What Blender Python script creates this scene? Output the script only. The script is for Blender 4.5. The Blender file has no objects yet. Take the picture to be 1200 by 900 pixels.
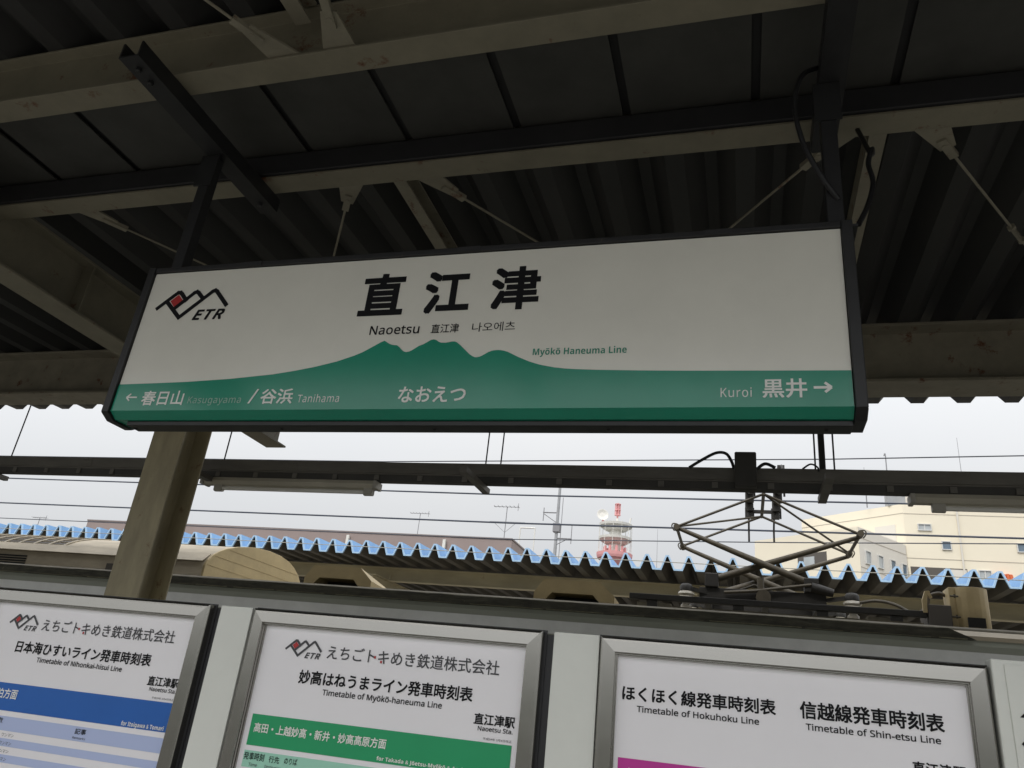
import bpy, bmesh, math, random
from mathutils import Vector, Matrix
random.seed(7)
R = math.radians
scene = bpy.context.scene
col = scene.collection

# ------------------------------------------------------------------ camera
cam_d = bpy.data.cameras.new('camera')
cam = bpy.data.objects.new('camera', cam_d)
col.objects.link(cam)
rx = Vector((0.958770423271494, 0.2646291923252406, 0.10358892812019588))
dn = Vector((-0.014570728434583596, 0.40981335779886596, -0.912053016903351))
fw = Vector((-0.2838079796846556, 0.872940090922, 0.3967727666163652))
cam.matrix_world = Matrix(((rx.x, -dn.x, -fw.x, 0), (rx.y, -dn.y, -fw.y, 0), (rx.z, -dn.z, -fw.z, 1.6), (0, 0, 0, 1)))
cam_d.sensor_width = 36
cam_d.lens = 894.743 / 1200 * 36
cam_d.clip_start = 0.05
cam_d.clip_end = 6000
scene.camera = cam

# ------------------------------------------------------------------ sky, sun, exposure
SUN_EL, SUN_AZ = 52, 205          # azimuth clockwise from +Y
world = bpy.data.worlds.new('World')
scene.world = world
world.use_nodes = True
nt = world.node_tree
nt.nodes.clear()
out = nt.nodes.new('ShaderNodeOutputWorld')
bg = nt.nodes.new('ShaderNodeBackground')
sky = nt.nodes.new('ShaderNodeTexSky')
sky.sky_type = 'NISHITA'
sky.sun_disc = False
sky.sun_elevation = R(SUN_EL)
sky.sun_rotation = R(SUN_AZ)
sky.air_density = 1.0
sky.dust_density = 4.0
tc = nt.nodes.new('ShaderNodeTexCoord')
ns = nt.nodes.new('ShaderNodeTexNoise')
ns.inputs['Scale'].default_value = 2.2
ns.inputs['Detail'].default_value = 5
nt.links.new(tc.outputs['Generated'], ns.inputs['Vector'])
rmp = nt.nodes.new('ShaderNodeValToRGB')
rmp.color_ramp.elements[0].position = 0.3
rmp.color_ramp.elements[0].color = (7.9, 8.1, 8.35, 1)
rmp.color_ramp.elements[1].position = 0.7
rmp.color_ramp.elements[1].color = (8.4, 8.45, 8.5, 1)
nt.links.new(ns.outputs['Fac'], rmp.inputs['Fac'])
mx = nt.nodes.new('ShaderNodeMix')
mx.data_type = 'RGBA'
mx.inputs[0].default_value = 0.94      # overcast: the cloud sheet hides most of the blue
nt.links.new(sky.outputs['Color'], mx.inputs[6])
nt.links.new(rmp.outputs['Color'], mx.inputs[7])
sep = nt.nodes.new('ShaderNodeSeparateXYZ')
nt.links.new(tc.outputs['Generated'], sep.inputs[0])
cie = nt.nodes.new('ShaderNodeMapRange')       # overcast sky: the zenith is about three times as bright as the horizon
cie.inputs['From Min'].default_value = 0.0
cie.inputs['From Max'].default_value = 1.0
cie.inputs['To Min'].default_value = 0.6
cie.inputs['To Max'].default_value = 2.0
nt.links.new(sep.outputs['Z'], cie.inputs['Value'])
vm = nt.nodes.new('ShaderNodeVectorMath')
vm.operation = 'SCALE'
nt.links.new(mx.outputs[2], vm.inputs[0])
side = nt.nodes.new('ShaderNodeMapRange')      # cloud is brighter on the side of the hidden sun
side.inputs['From Min'].default_value = -1.0
side.inputs['From Max'].default_value = 1.0
side.inputs['To Min'].default_value = 1.42
side.inputs['To Max'].default_value = 0.78
nt.links.new(sep.outputs['Y'], side.inputs['Value'])
mul = nt.nodes.new('ShaderNodeMath')
mul.operation = 'MULTIPLY'
nt.links.new(cie.outputs[0], mul.inputs[0])
nt.links.new(side.outputs[0], mul.inputs[1])
nt.links.new(mul.outputs[0], vm.inputs['Scale'])
nt.links.new(vm.outputs[0], bg.inputs['Color'])
bg.inputs['Strength'].default_value = 0.095
nt.links.new(bg.outputs[0], out.inputs['Surface'])

sun_d = bpy.data.lights.new('sun', 'SUN')
sun_d.energy = 1.0
sun_d.angle = R(20)
sun_d.color = (1.0, 0.95, 0.88)
sun = bpy.data.objects.new('sun', sun_d)
col.objects.link(sun)
az, el = R(SUN_AZ), R(SUN_EL)
sdir = Vector((math.sin(az) * math.cos(el), math.cos(az) * math.cos(el), math.sin(el)))
sun.rotation_euler = sdir.to_track_quat('Z', 'Y').to_euler()

vs = scene.view_settings
vs.view_transform = 'Standard'
vs.look = 'None'
vs.exposure = 0.42
vs.gamma = 1.0
vs.use_curve_mapping = False
scene.cycles.use_denoising = True
scene.cycles.max_bounces = 10
scene.cycles.diffuse_bounces = 6

# ------------------------------------------------------------------ materials
MATS = {}
def mat(name, c, rough=0.6, metal=0.0, spec=0.5, var=0.0, vscale=6.0, rust=0.0, rscale=5.0, rcol=(0.12, 0.045, 0.018),
        streak=None, bump=0.0, bscale=40.0, coat=0.0, rvar=0.0):
    """painted / printed / metal surface with uneven tone, rust spots and a fine bump"""
    m = bpy.data.materials.new(name)
    m.use_nodes = True
    t = m.node_tree
    b = t.nodes['Principled BSDF']
    b.inputs['Roughness'].default_value = rough
    b.inputs['Metallic'].default_value = metal
    b.inputs['Specular IOR Level'].default_value = spec
    b.inputs['Coat Weight'].default_value = coat
    b.inputs['Coat Roughness'].default_value = 0.06
    b.inputs['Base Color'].default_value = (*c, 1)
    co = t.nodes.new('ShaderNodeTexCoord')
    cur = None
    src = co.outputs['Object']
    if streak:
        mp = t.nodes.new('ShaderNodeMapping')
        mp.inputs['Scale'].default_value = streak
        t.links.new(src, mp.inputs['Vector'])
        ssrc = mp.outputs['Vector']
    else:
        ssrc = src
    if var > 0:
        n = t.nodes.new('ShaderNodeTexNoise')
        n.inputs['Scale'].default_value = vscale
        n.inputs['Detail'].default_value = 6
        n.inputs['Roughness'].default_value = 0.65
        t.links.new(ssrc, n.inputs['Vector'])
        r = t.nodes.new('ShaderNodeValToRGB')
        r.color_ramp.elements[0].position = 0.28
        r.color_ramp.elements[1].position = 0.72
        r.color_ramp.elements[0].color = (*[x * (1 - var) for x in c], 1)
        r.color_ramp.elements[1].color = (*[min(1, x * (1 + var * 0.6)) for x in c], 1)
        t.links.new(n.outputs['Fac'], r.inputs['Fac'])
        cur = r.outputs['Color']
        if rvar:
            mr = t.nodes.new('ShaderNodeMapRange')
            mr.inputs['To Min'].default_value = max(0.02, rough - rvar)
            mr.inputs['To Max'].default_value = rough + rvar
            t.links.new(n.outputs['Fac'], mr.inputs['Value'])
            t.links.new(mr.outputs[0], b.inputs['Roughness'])
    if rust > 0:
        n2 = t.nodes.new('ShaderNodeTexNoise')
        n2.inputs['Scale'].default_value = rscale
        n2.inputs['Detail'].default_value = 8
        n2.inputs['Roughness'].default_value = 0.7
        t.links.new(src, n2.inputs['Vector'])
        r2 = t.nodes.new('ShaderNodeValToRGB')
        r2.color_ramp.elements[0].position = 0.72 - 0.25 * rust
        r2.color_ramp.elements[1].position = 0.80 - 0.25 * rust
        t.links.new(n2.outputs['Fac'], r2.inputs['Fac'])
        k = t.nodes.new('ShaderNodeMix')
        k.data_type = 'RGBA'
        t.links.new(r2.outputs['Color'], k.inputs[0])
        if cur is None:
            k.inputs[6].default_value = (*c, 1)
        else:
            t.links.new(cur, k.inputs[6])
        k.inputs[7].default_value = (*rcol, 1)
        cur = k.outputs[2]
    if cur is not None:
        t.links.new(cur, b.inputs['Base Color'])
    if bump > 0:
        n3 = t.nodes.new('ShaderNodeTexNoise')
        n3.inputs['Scale'].default_value = bscale
        n3.inputs['Detail'].default_value = 4
        t.links.new(ssrc, n3.inputs['Vector'])
        bp = t.nodes.new('ShaderNodeBump')
        bp.inputs['Strength'].default_value = bump
        bp.inputs['Distance'].default_value = 0.01
        t.links.new(n3.outputs['Fac'], bp.inputs['Height'])
        t.links.new(bp.outputs[0], b.inputs['Normal'])
    MATS[name] = m
    return m

M = MATS
mat('sign_white', (0.75, 0.735, 0.66), 0.2, var=0.05, vscale=3.5, bump=0.015, bscale=30)
mat('sign_green', (0.014, 0.255, 0.16), 0.17, var=0.08, vscale=4, bump=0.015, bscale=30)
mat('sign_frame', (0.015, 0.0148, 0.015), 0.45, var=0.3, vscale=12, rust=0.25, rscale=18, rcol=(0.09, 0.07, 0.05))
mat('ink_black', (0.007, 0.007, 0.008), 0.5, spec=0.15)
mat('ink_grey', (0.05, 0.05, 0.055), 0.5)
mat('ink_white', (0.78, 0.78, 0.74), 0.4)
mat('ink_faded', (0.3, 0.46, 0.38), 0.4)
mat('ink_green', (0.01, 0.21, 0.13), 0.4)
mat('ink_red', (0.42, 0.02, 0.02), 0.4)
mat('paper', (0.83, 0.81, 0.83), 0.35, var=0.03, vscale=3, coat=1.0)
mat('print_blue', (0.012, 0.11, 0.42), 0.35, var=0.05)
mat('print_lilac', (0.42, 0.49, 0.72), 0.4)
mat('print_green', (0.012, 0.31, 0.12), 0.35, var=0.05)
mat('print_mint', (0.32, 0.62, 0.48), 0.4)
mat('print_magenta', (0.5, 0.03, 0.29), 0.35, var=0.05)
mat('aluminium', (0.34, 0.33, 0.305), 0.24, metal=1.0, var=0.06, vscale=5, rvar=0.05)
mat('board_panel', (0.66, 0.67, 0.62), 0.5, var=0.05, vscale=5, bump=0.03)
mat('black_sheet', (0.02, 0.02, 0.022), 0.5, var=0.2)
mat('cream_steel', (0.24, 0.22, 0.165), 0.55, var=0.25, vscale=5, rust=0.55, rscale=7, bump=0.15, bscale=50)
mat('beam_steel', (0.215, 0.197, 0.143), 0.55, var=0.2, vscale=4, rust=0.45, rscale=7, bump=0.1, bscale=50)
mat('column_steel', (0.37, 0.32, 0.2), 0.5, var=0.3, vscale=3, rust=0.42, rscale=7, rcol=(0.16, 0.08, 0.03), streak=(3, 3, 0.7), bump=0.12)
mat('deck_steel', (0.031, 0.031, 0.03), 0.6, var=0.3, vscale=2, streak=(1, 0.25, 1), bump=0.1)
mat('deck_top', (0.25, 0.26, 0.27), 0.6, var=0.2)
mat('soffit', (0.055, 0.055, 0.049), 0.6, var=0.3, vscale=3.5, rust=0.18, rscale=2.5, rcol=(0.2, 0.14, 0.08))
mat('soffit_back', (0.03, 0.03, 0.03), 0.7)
mat('hanger_black', (0.016, 0.016, 0.017), 0.5, var=0.3, vscale=10)
mat('cover_black', (0.026, 0.026, 0.028), 0.55, var=0.25, vscale=4)
mat('galvanised', (0.3, 0.3, 0.28), 0.55, metal=0.3, var=0.3, vscale=20)
mat('cable_black', (0.009, 0.009, 0.01), 0.5)
mat('raceway', (0.15, 0.14, 0.12), 0.55, var=0.3, vscale=4, streak=(0.6, 3, 3), bump=0.05)
mat('raceway_dark', (0.045, 0.042, 0.036), 0.6, var=0.3, vscale=6)
mat('lamp_body', (0.45, 0.42, 0.34), 0.5, var=0.15, vscale=5)
mat('lamp_tube', (0.72, 0.71, 0.66), 0.25)
mat('socket', (0.4, 0.38, 0.33), 0.5)
mat('train_side', (0.33, 0.345, 0.285), 0.5, var=0.12, vscale=2, streak=(0.4, 1, 3))
mat('train_band', (0.8, 0.81, 0.79), 0.3, var=0.1)
mat('mossy', (0.05, 0.047, 0.03), 0.9, var=0.7, vscale=9, streak=(0.8, 2, 3), bump=0.6, bscale=14, rust=0.3, rscale=12, rcol=(0.14, 0.125, 0.08))
mat('grime', (0.2, 0.19, 0.13), 0.9, var=0.5, vscale=15)
mat('train_roof', (0.13, 0.115, 0.08), 0.8, var=0.4, vscale=5, bump=0.3, bscale=20)
mat('train_cream', (0.42, 0.36, 0.265), 0.6, var=0.3, vscale=3, bump=0.08, streak=(0.6, 2, 2))
mat('train_tan', (0.43, 0.335, 0.175), 0.55, var=0.16, vscale=5, rust=0.1, rscale=8, bump=0.1)
mat('dark_gap', (0.012, 0.012, 0.011), 0.8)
mat('panto_black', (0.022, 0.02, 0.017), 0.6, var=0.4, vscale=12)
mat('panto_steel', (0.075, 0.062, 0.04), 0.55, var=0.35, vscale=15, rust=0.2, rscale=15)
mat('porcelain', (0.4, 0.37, 0.31), 0.25, var=0.2, vscale=20)
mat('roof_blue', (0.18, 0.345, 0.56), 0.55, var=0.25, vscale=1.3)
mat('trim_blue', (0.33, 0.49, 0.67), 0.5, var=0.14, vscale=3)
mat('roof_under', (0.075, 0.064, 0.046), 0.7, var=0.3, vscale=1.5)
mat('far_beam', (0.42, 0.36, 0.23), 0.6, var=0.22, vscale=1.6, rust=0.3, rscale=2.5, rcol=(0.2, 0.11, 0.05), streak=(0.6, 1, 2))
mat('brown_roof', (0.27, 0.215, 0.2), 0.7, var=0.08, vscale=0.3)
mat('brown_wall', (0.2, 0.165, 0.155), 0.7, var=0.08, vscale=0.3)
mat('cream_wall', (0.74, 0.68, 0.545), 0.75, var=0.05, vscale=0.12, bump=0.05, bscale=2)
mat('cream_grey', (0.63, 0.6, 0.54), 0.75, var=0.05, vscale=0.12)
mat('joint', (0.4, 0.36, 0.3), 0.8)
mat('glass', (0.12, 0.17, 0.22), 0.12, var=0.2, vscale=0.6)
mat('glass_pale', (0.4, 0.43, 0.44), 0.2, var=0.2, vscale=0.6)
mat('window_frame', (0.55, 0.55, 0.53), 0.5)
mat('recess_dark', (0.09, 0.08, 0.07), 0.8)
mat('orange', (0.62, 0.13, 0.04), 0.6, var=0.15)
mat('tower_red_hazed', (0.7, 0.34, 0.34), 0.6, var=0.1, vscale=0.5)  # red paled evenly to put distance haze into the colour
mat('tower_white', (0.66, 0.65, 0.61), 0.6, var=0.08, vscale=0.5)
mat('mast_grey', (0.3, 0.31, 0.32), 0.7, var=0.15, vscale=2)
mat('antenna', (0.22, 0.22, 0.23), 0.5, metal=0.4)
mat('wire', (0.06, 0.065, 0.08), 0.5, metal=0.3)
mat('asphalt', (0.3, 0.29, 0.265), 0.9, var=0.25, vscale=3, bump=0.3, bscale=60)
mat('ballast', (0.075, 0.07, 0.062), 0.95, var=0.4, vscale=8, bump=0.6, bscale=25)
mat('concrete', (0.34, 0.33, 0.3), 0.85, var=0.2, vscale=2, bump=0.1)
mat('blocker_green', (0.05, 0.06, 0.035), 0.95, var=0.5, vscale=0.2)
mat('wire_pale', (0.3, 0.29, 0.25), 0.5)

# ------------------------------------------------------------------ builders
class MB:
    """collects simple solids into one mesh object"""
    def __init__(s):
        s.v, s.f, s.mi = [], [], []
        s.cur = 0
    def add(s, vs_, fs):
        n = len(s.v)
        s.v += [tuple(p) for p in vs_]
        for f in fs:
            s.f.append(tuple(i + n for i in f))
            s.mi.append(s.cur)
    def box(s, x0, x1, y0, y1, z0, z1):
        s.add([(x0, y0, z0), (x1, y0, z0), (x1, y1, z0), (x0, y1, z0), (x0, y0, z1), (x1, y0, z1), (x1, y1, z1), (x0, y1, z1)],
              [(3, 2, 1, 0), (4, 5, 6, 7), (0, 1, 5, 4), (1, 2, 6, 5), (2, 3, 7, 6), (3, 0, 4, 7)])
        return s
    def prism(s, poly, axis, a, b):
        """poly: 2-D outline; axis X: (y,z) outline, axis Y: (x,z), axis Z: (x,y)"""
        def P(p, t):
            return {'X': (t, p[0], p[1]), 'Y': (p[0], t, p[1]), 'Z': (p[0], p[1], t)}[axis]
        n = len(poly)
        vs_ = [P(p, a) for p in poly] + [P(p, b) for p in poly]
        fs = [tuple(range(n)), tuple(range(2 * n - 1, n - 1, -1))]
        fs += [(i, i + n, (i + 1) % n + n, (i + 1) % n) for i in range(n)]
        s.add(vs_, fs)
        return s
    def bar(s, p, q, w, h=None, up=(0, 0, 1)):
        """rectangular bar from p to q"""
        h = h or w
        p, q = Vector(p), Vector(q)
        d = (q - p).normalized()
        u = Vector(up)
        if abs(d.dot(u)) > 0.95:
            u = Vector((0, 1, 0))
        a = d.cross(u).normalized()
        b = a.cross(d).normalized()
        vs_ = []
        for e in (p, q):
            for i, j in ((-1, -1), (1, -1), (1, 1), (-1, 1)):
                vs_.append(e + a * i * w / 2 + b * j * h / 2)
        s.add(vs_, [(0, 1, 2, 3), (7, 6, 5, 4), (0, 4, 5, 1), (1, 5, 6, 2), (2, 6, 7, 3), (3, 7, 4, 0)])
        return s
    def tube(s, pts, r, n=8, r2=None):
        pts = [Vector(p) for p in pts]
        rings = []
        a = None
        for i, p in enumerate(pts):
            d = (pts[min(i + 1, len(pts) - 1)] - pts[max(i - 1, 0)]).normalized()
            if a is None:
                a = d.orthogonal().normalized()
            else:
                a = (a - d * a.dot(d)).normalized()
            b = d.cross(a)
            rr = r if r2 is None else r + (r2 - r) * i / (len(pts) - 1)
            rings.append([p + (a * math.cos(2 * math.pi * k / n) + b * math.sin(2 * math.pi * k / n)) * rr for k in range(n)])
        vs_ = [v for rg in rings for v in rg]
        fs = []
        for i in range(len(rings) - 1):
            for k in range(n):
                fs.append((i * n + k, i * n + (k + 1) % n, (i + 1) * n + (k + 1) % n, (i + 1) * n + k))
        fs.append(tuple(range(n - 1, -1, -1)))
        fs.append(tuple((len(rings) - 1) * n + k for k in range(n)))
        s.add(vs_, fs)
        return s
    def lathe(s, c, prof, n=20):
        """prof: (radius, z) list from bottom to top, about a vertical axis through c"""
        vs_ = []
        for r, z in prof:
            for k in range(n):
                an = 2 * math.pi * k / n
                vs_.append((c[0] + r * math.cos(an), c[1] + r * math.sin(an), c[2] + z))
        fs = []
        for i in range(len(prof) - 1):
            for k in range(n):
                fs.append((i * n + k, i * n + (k + 1) % n, (i + 1) * n + (k + 1) % n, (i + 1) * n + k))
        fs.append(tuple(range(n - 1, -1, -1)))
        fs.append(tuple((len(prof) - 1) * n + k for k in range(n)))
        s.add(vs_, fs)
        return s
    def build(s, name, m, parent=None, bevel=0.0, smooth=False, xf=None):
        me = bpy.data.meshes.new(name)
        me.from_pydata(s.v, [], s.f)
        ms = m if isinstance(m, (list, tuple)) else [m]
        for k in ms:
            me.materials.append(M[k])
        for p, i in zip(me.polygons, s.mi):
            p.material_index = i
        bm = bmesh.new()
        bm.from_mesh(me)
        bmesh.ops.recalc_face_normals(bm, faces=bm.faces)
        if bevel:
            bmesh.ops.bevel(bm, geom=list(bm.edges), offset=bevel, segments=2, affect='EDGES', profile=0.5)
        if xf is not None:
            bmesh.ops.transform(bm, matrix=xf, verts=bm.verts)
        bm.to_mesh(me)
        bm.free()
        o = bpy.data.objects.new(name, me)
        col.objects.link(o)
        if smooth:
            for p in me.polygons:
                p.use_smooth = True
            try:
                me.set_sharp_from_angle(angle=R(40))
            except Exception:
                pass
        if parent is not None:
            put(o, parent)
        return o

def worldloc(p):
    v = Vector((0, 0, 0))
    while p is not None:
        v += p.location
        p = p.parent
    return v
def put(o, parent):
    """parent a mesh built in world coordinates (things here are unrotated)"""
    w = worldloc(parent)
    o.parent = parent
    if o.type == 'MESH':
        o.data.transform(Matrix.Translation(-w))
def tag(o, label, cat, group=None):
    o['label'] = label
    o['category'] = cat
    if group:
        o['group'] = group
    return o
def thing(name, label, cat, loc=(0, 0, 0), group=None):
    o = bpy.data.objects.new(name, None)
    o.empty_display_size = 0.2
    o.location = loc
    col.objects.link(o)
    return tag(o, label, cat, group)
def struct(o):
    o['kind'] = 'structure'
    return o
def copy_tree(o, parent=None, dx=(0, 0, 0)):
    c = o.copy()
    col.objects.link(c)
    if parent is not None:
        c.parent = parent
    c.location = Vector(c.location) + Vector(dx)
    for ch in list(o.children):
        copy_tree(ch, c)
    return c

def sans(body, heavy):
    """Latin letters drawn with the plain upright sans-serif alphabet"""
    o = ''
    for ch in body:
        if 'A' <= ch <= 'Z':
            o += chr((0x1D5D4 if heavy else 0x1D5A0) + ord(ch) - 65)
        elif 'a' <= ch <= 'z':
            o += chr((0x1D5EE if heavy else 0x1D5BA) + ord(ch) - 97)
        else:
            o += ch
    return o
def glyphs(body, spacing=1.0, shear=0.0):
    c = bpy.data.curves.new('lettering', 'FONT')
    c.body = body
    c.size = 1
    c.shear = shear
    c.space_character = spacing
    c.resolution_u = 3
    o = bpy.data.objects.new('lettering', c)
    col.objects.link(o)
    bpy.context.view_layer.update()
    me = bpy.data.meshes.new_from_object(o.evaluated_get(bpy.context.evaluated_depsgraph_get()))
    bpy.data.objects.remove(o)
    bpy.data.curves.remove(c)
    V = [(v.co.x, v.co.y) for v in me.vertices]
    F = [tuple(p.vertices) for p in me.polygons]
    bpy.data.meshes.remove(me)
    return V, F
def text(name, body, x0, x1, zb, zt, y, m, parent, bold=0.0, shear=0.0, gap=0.0012, spacing=1.0, heavy=False):
    """printed lettering on a plane facing -Y, fitted to x0..x1, zb..zt; bold thickens every stroke by stamping it round a small ring"""
    latin = all(ord(ch) < 0x250 for ch in body)
    if latin:
        plain = body.replace('ō', 'o')
        V, F = glyphs(sans(plain, heavy), spacing, shear)
        wo = glyphs(sans('o', heavy))[0]
        wo = max(p[0] for p in wo) - min(p[0] for p in wo)
        for k, ch in enumerate(body):          # macrons
            if ch == 'ō':
                xr = max(p[0] for p in glyphs(sans(plain[:k + 1], heavy), spacing, shear)[0])
                n = len(V)
                t = 0.085 if heavy else 0.06
                V += [(xr - wo * 0.85, 0.63), (xr - wo * 0.15, 0.63), (xr - wo * 0.15, 0.63 + t), (xr - wo * 0.85, 0.63 + t)]
                F.append((n, n + 1, n + 2, n + 3))
    else:
        V, F = glyphs(body, spacing, shear)
    xs = [p[0] for p in V]
    ax, bx = min(xs), max(xs)
    if latin:
        ay, by = 0.0, 0.714
    else:
        ay, by = min(p[1] for p in V), max(p[1] for p in V)
    sx, sz = (x1 - x0) / (bx - ax), (zt - zb) / (by - ay)
    em = min(abs(sx), abs(sz))
    st = [(0, 0)]
    if bold > 0:
        st += [(i * bold * em * 0.9, j * bold * em * 0.9) for i in (-1, 0, 1) for j in (-1, 0, 1) if i or j]
    VV, FF = [], []
    for k, (ox, oz) in enumerate(st):
        n = len(VV)
        VV += [(x0 + (p[0] - ax) * sx + ox, y - gap - 0.00004 * k, zb + (p[1] - ay) * sz + oz) for p in V]
        FF += [tuple(i + n for i in f) for f in F]
    me = bpy.data.meshes.new(name)
    me.from_pydata(VV, [], FF)
    me.materials.append(M[m])
    ob = bpy.data.objects.new(name, me)
    col.objects.link(ob)
    put(ob, parent)
    return ob

def flat(name, pts, y, m, parent, gap=0.0008, th=0.0005):
    """printed flat shape (x,z outline) lying on a face at y"""
    b = MB().prism(pts, 'Y', y - gap - th, y - gap)
    return b.build(name, m, parent)

def ibeam(w, h, tf, tw, c, z0):
    """I section outline: c is the centre across, z0 the bottom"""
    return [(c - w / 2, z0), (c + w / 2, z0), (c + w / 2, z0 + tf), (c + tw / 2, z0 + tf), (c + tw / 2, z0 + h - tf), (c + w / 2, z0 + h - tf),
            (c + w / 2, z0 + h), (c - w / 2, z0 + h), (c - w / 2, z0 + h - tf), (c - tw / 2, z0 + h - tf), (c - tw / 2, z0 + tf), (c - w / 2, z0 + tf)]

def logo(parent, x0, z0, sc, y, line_m, asp=1.0):
    """three-peaked line mark with a red block and the letters ETR (unit: width 1)"""
    def P(a):
        return (x0 + (a[0] + 2.261) / 0.335 * sc, z0 + (a[1] - 2.906) / 0.335 * sc * asp)
    def stroke(b, pts, w):
        for p, q in zip(pts, pts[1:]):
            p, q = Vector((p[0], 0, p[1])), Vector((q[0], 0, q[1]))
            d = (q - p).normalized() * w * 0.38
            lift = Vector((0, -0.00004 * (len(b.f) // 6), 0))
            b.bar(p - d + lift, q + d + lift, w, 0.0006, up=(0, 1, 0))
    b = MB()
    w = 0.052 * sc
    stroke(b, [P(p) for p in ((-2.256, 2.960), (-2.190, 3.018), (-2.176, 3.029), (-2.165, 3.0295), (-2.155, 3.022), (-2.126, 2.992))], w)
    stroke(b, [P(p) for p in ((-2.217, 2.989), (-2.136, 2.913), (-2.010, 3.026), (-1.999, 3.031), (-1.989, 3.025), (-1.928, 2.961))], w)
    stroke(b, [P(p) for p in ((-2.175, 2.952), (-2.096, 3.024), (-2.085, 3.029), (-2.075, 3.023), (-2.047, 2.996))], w)
    o = b.build('logo_line', line_m, None, xf=Matrix.Translation((0, y - 0.0013, 0)))
    put(o, parent)
    rd = [P(p) for p in ((-2.202, 2.991), (-2.170, 3.020), (-2.140, 2.990), (-2.173, 2.961))]
    flat('logo_red_block', rd, y, 'ink_red', parent, gap=0.0006, th=0.0003)
    a, c = P((-2.068, 2.900)), P((-1.928, 2.942))
    text('lettering', 'ETR', a[0], c[0], a[1], c[1], y, line_m, parent, bold=0.045, shear=0.35, spacing=1.25)

# ================================================================== SETTING
b = MB().box(-40, 25, -1.9, 5.95, -0.25, 0)
struct(b.build('platform_floor', 'asphalt'))
b = MB().box(-40, 25, -1.75, 5.8, -1.08, -0.254)
struct(b.build('platform_wall', 'concrete'))
b = MB().box(-3000, 3000, -3000, 3000, -1.6, -1.1)
struct(b.build('ground', 'ballast'))
b = MB()  # unseen bank added behind the camera to block low sky light
n = 60
hv, hf = [], []
for i in range(n + 1):
    x = -400 + 800 * i / n
    for y, z in ((-40, -1.1), (-43, 3.2), (-48, 5.4), (-60, 6.2), (-90, 5.0)):
        hv.append((x, y + random.uniform(-1, 1), z + (random.uniform(-0.5, 0.4) if z > 0 else 0)))
for i in range(n):
    for k in range(4):
        hf.append((i * 5 + k, i * 5 + k + 1, (i + 1) * 5 + k + 1, (i + 1) * 5 + k))
b.add(hv, hf)
struct(b.build('low_sky_blocker', 'blocker_green', smooth=True))
b = MB().box(-60, 60, 9.9, 20.5, -1.09, 0)
struct(b.build('far_platform', 'concrete'))

# ================================================================== PLATFORM CANOPY
canopy = thing('platform_canopy', 'dark steel canopy roof with cream beams over the platform and hanging station sign', 'canopy roof', (0, 2, 4))
SL = 0.02
def deck_z(y):
    return 4.15 + SL * (y - 1.92)
def fold(xa, xb, pitch, hgt, ridge, slope, z0, jit=0.0):
    """folded-plate outline: list of (x, z)"""
    pts, x = [], xa
    val = pitch - ridge - 2 * slope
    while x < xb:
        j = random.uniform(-jit, jit)
        k = random.uniform(-jit, jit)
        pts += [(x, z0 + k), (x + val, z0 + k), (x + val + slope + j, z0 + hgt + k), (x + val + slope + ridge + j, z0 + hgt + k)]
        x += pitch
    pts.append((x, z0))
    return pts
def folded_sheet(xa, xb, pitch, hgt, ridge, slope, y0, z0, y1, z1, th=0.006, top=1, bot=0, lo=None):
    b = MB()
    lo = lo or fold(xa, xb, pitch, hgt, ridge, slope, 0)
    n = len(lo)
    V = [(x, y0, z0 + z) for x, z in lo] + [(x, y1, z1 + z) for x, z in lo]
    F = [(i, i + 1, n + i + 1, n + i) for i in range(n - 1)]
    b.cur = bot
    b.add(V, F)
    b.cur = top
    b.add([(x, y, z + th) for x, y, z in V], F)
    return b
YB = -1.1      # rear eave of this canopy
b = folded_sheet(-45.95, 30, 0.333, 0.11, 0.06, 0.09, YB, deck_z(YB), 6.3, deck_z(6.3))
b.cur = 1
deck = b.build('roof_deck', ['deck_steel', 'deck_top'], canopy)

def xbeam(name, yc, w, h, z0, xa, xb, m='beam_steel', tf=0.012, tw=0.009):
    return MB().prism(ibeam(w, h, tf, tw, yc, z0), 'X', xa, xb).build(name, m, canopy, bevel=0.002)
RX = -4.03
xbeam('cross_beam', 1.917, 0.115, 0.275, 3.87, RX + 0.008, 30)
xbeam('cross_beam', 2.585, 0.115, 0.288, 3.87, RX + 0.008, 30)
xbeam('cross_beam', 1.917, 0.115, 0.275, 3.87, -45, RX - 0.008)
xbeam('cross_beam', 2.585, 0.115, 0.288, 3.87, -45, RX - 0.008)
xbeam('eave_beam', 4.99, 0.262, 0.42, 3.787, RX + 0.008, 30, 'cream_steel', 0.02, 0.012)
xbeam('eave_beam', 4.99, 0.262, 0.42, 3.787, -45, RX - 0.008, 'cream_steel', 0.02, 0.012)
# main rafter on the column line, cantilevered past the eave beam
MB().prism(ibeam(0.2, 0.365, 0.016, 0.01, RX, 3.60), 'Y', YB + 0.3, 5.72).build('main_rafter', 'beam_steel', canopy, bevel=0.002)
# stiffener plates and splice bolts on rafter and eave beam
for yy in (2.05, 3.25, 4.4):
    MB().box(RX + 0.008, RX + 0.095, yy, yy + 0.012, 3.618, 3.948).build('stiffener', 'beam_steel', canopy)
b = MB()
for i in range(4):
    for j in range(3):
        x, z = RX - 0.12 - 0.07 * i, 3.87 + 0.1 * j
        b.lathe((0, 0, 0), [(0.017, 0), (0.017, 0.016), (0.008, 0.02)], 6)
        n = 18
        vs_ = b.v[-n:]
        b.v[-n:] = [(x + p[0], 4.984 - p[2], z + p[1]) for p in vs_]
b.build('splice_bolt', 'column_steel', canopy)['kind'] = 'stuff'
b = MB().box(RX - 0.42, RX - 0.02, 4.97, 4.9835, 3.82, 4.14)
b.build('splice_plate', 'column_steel', canopy, bevel=0.002)
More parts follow.
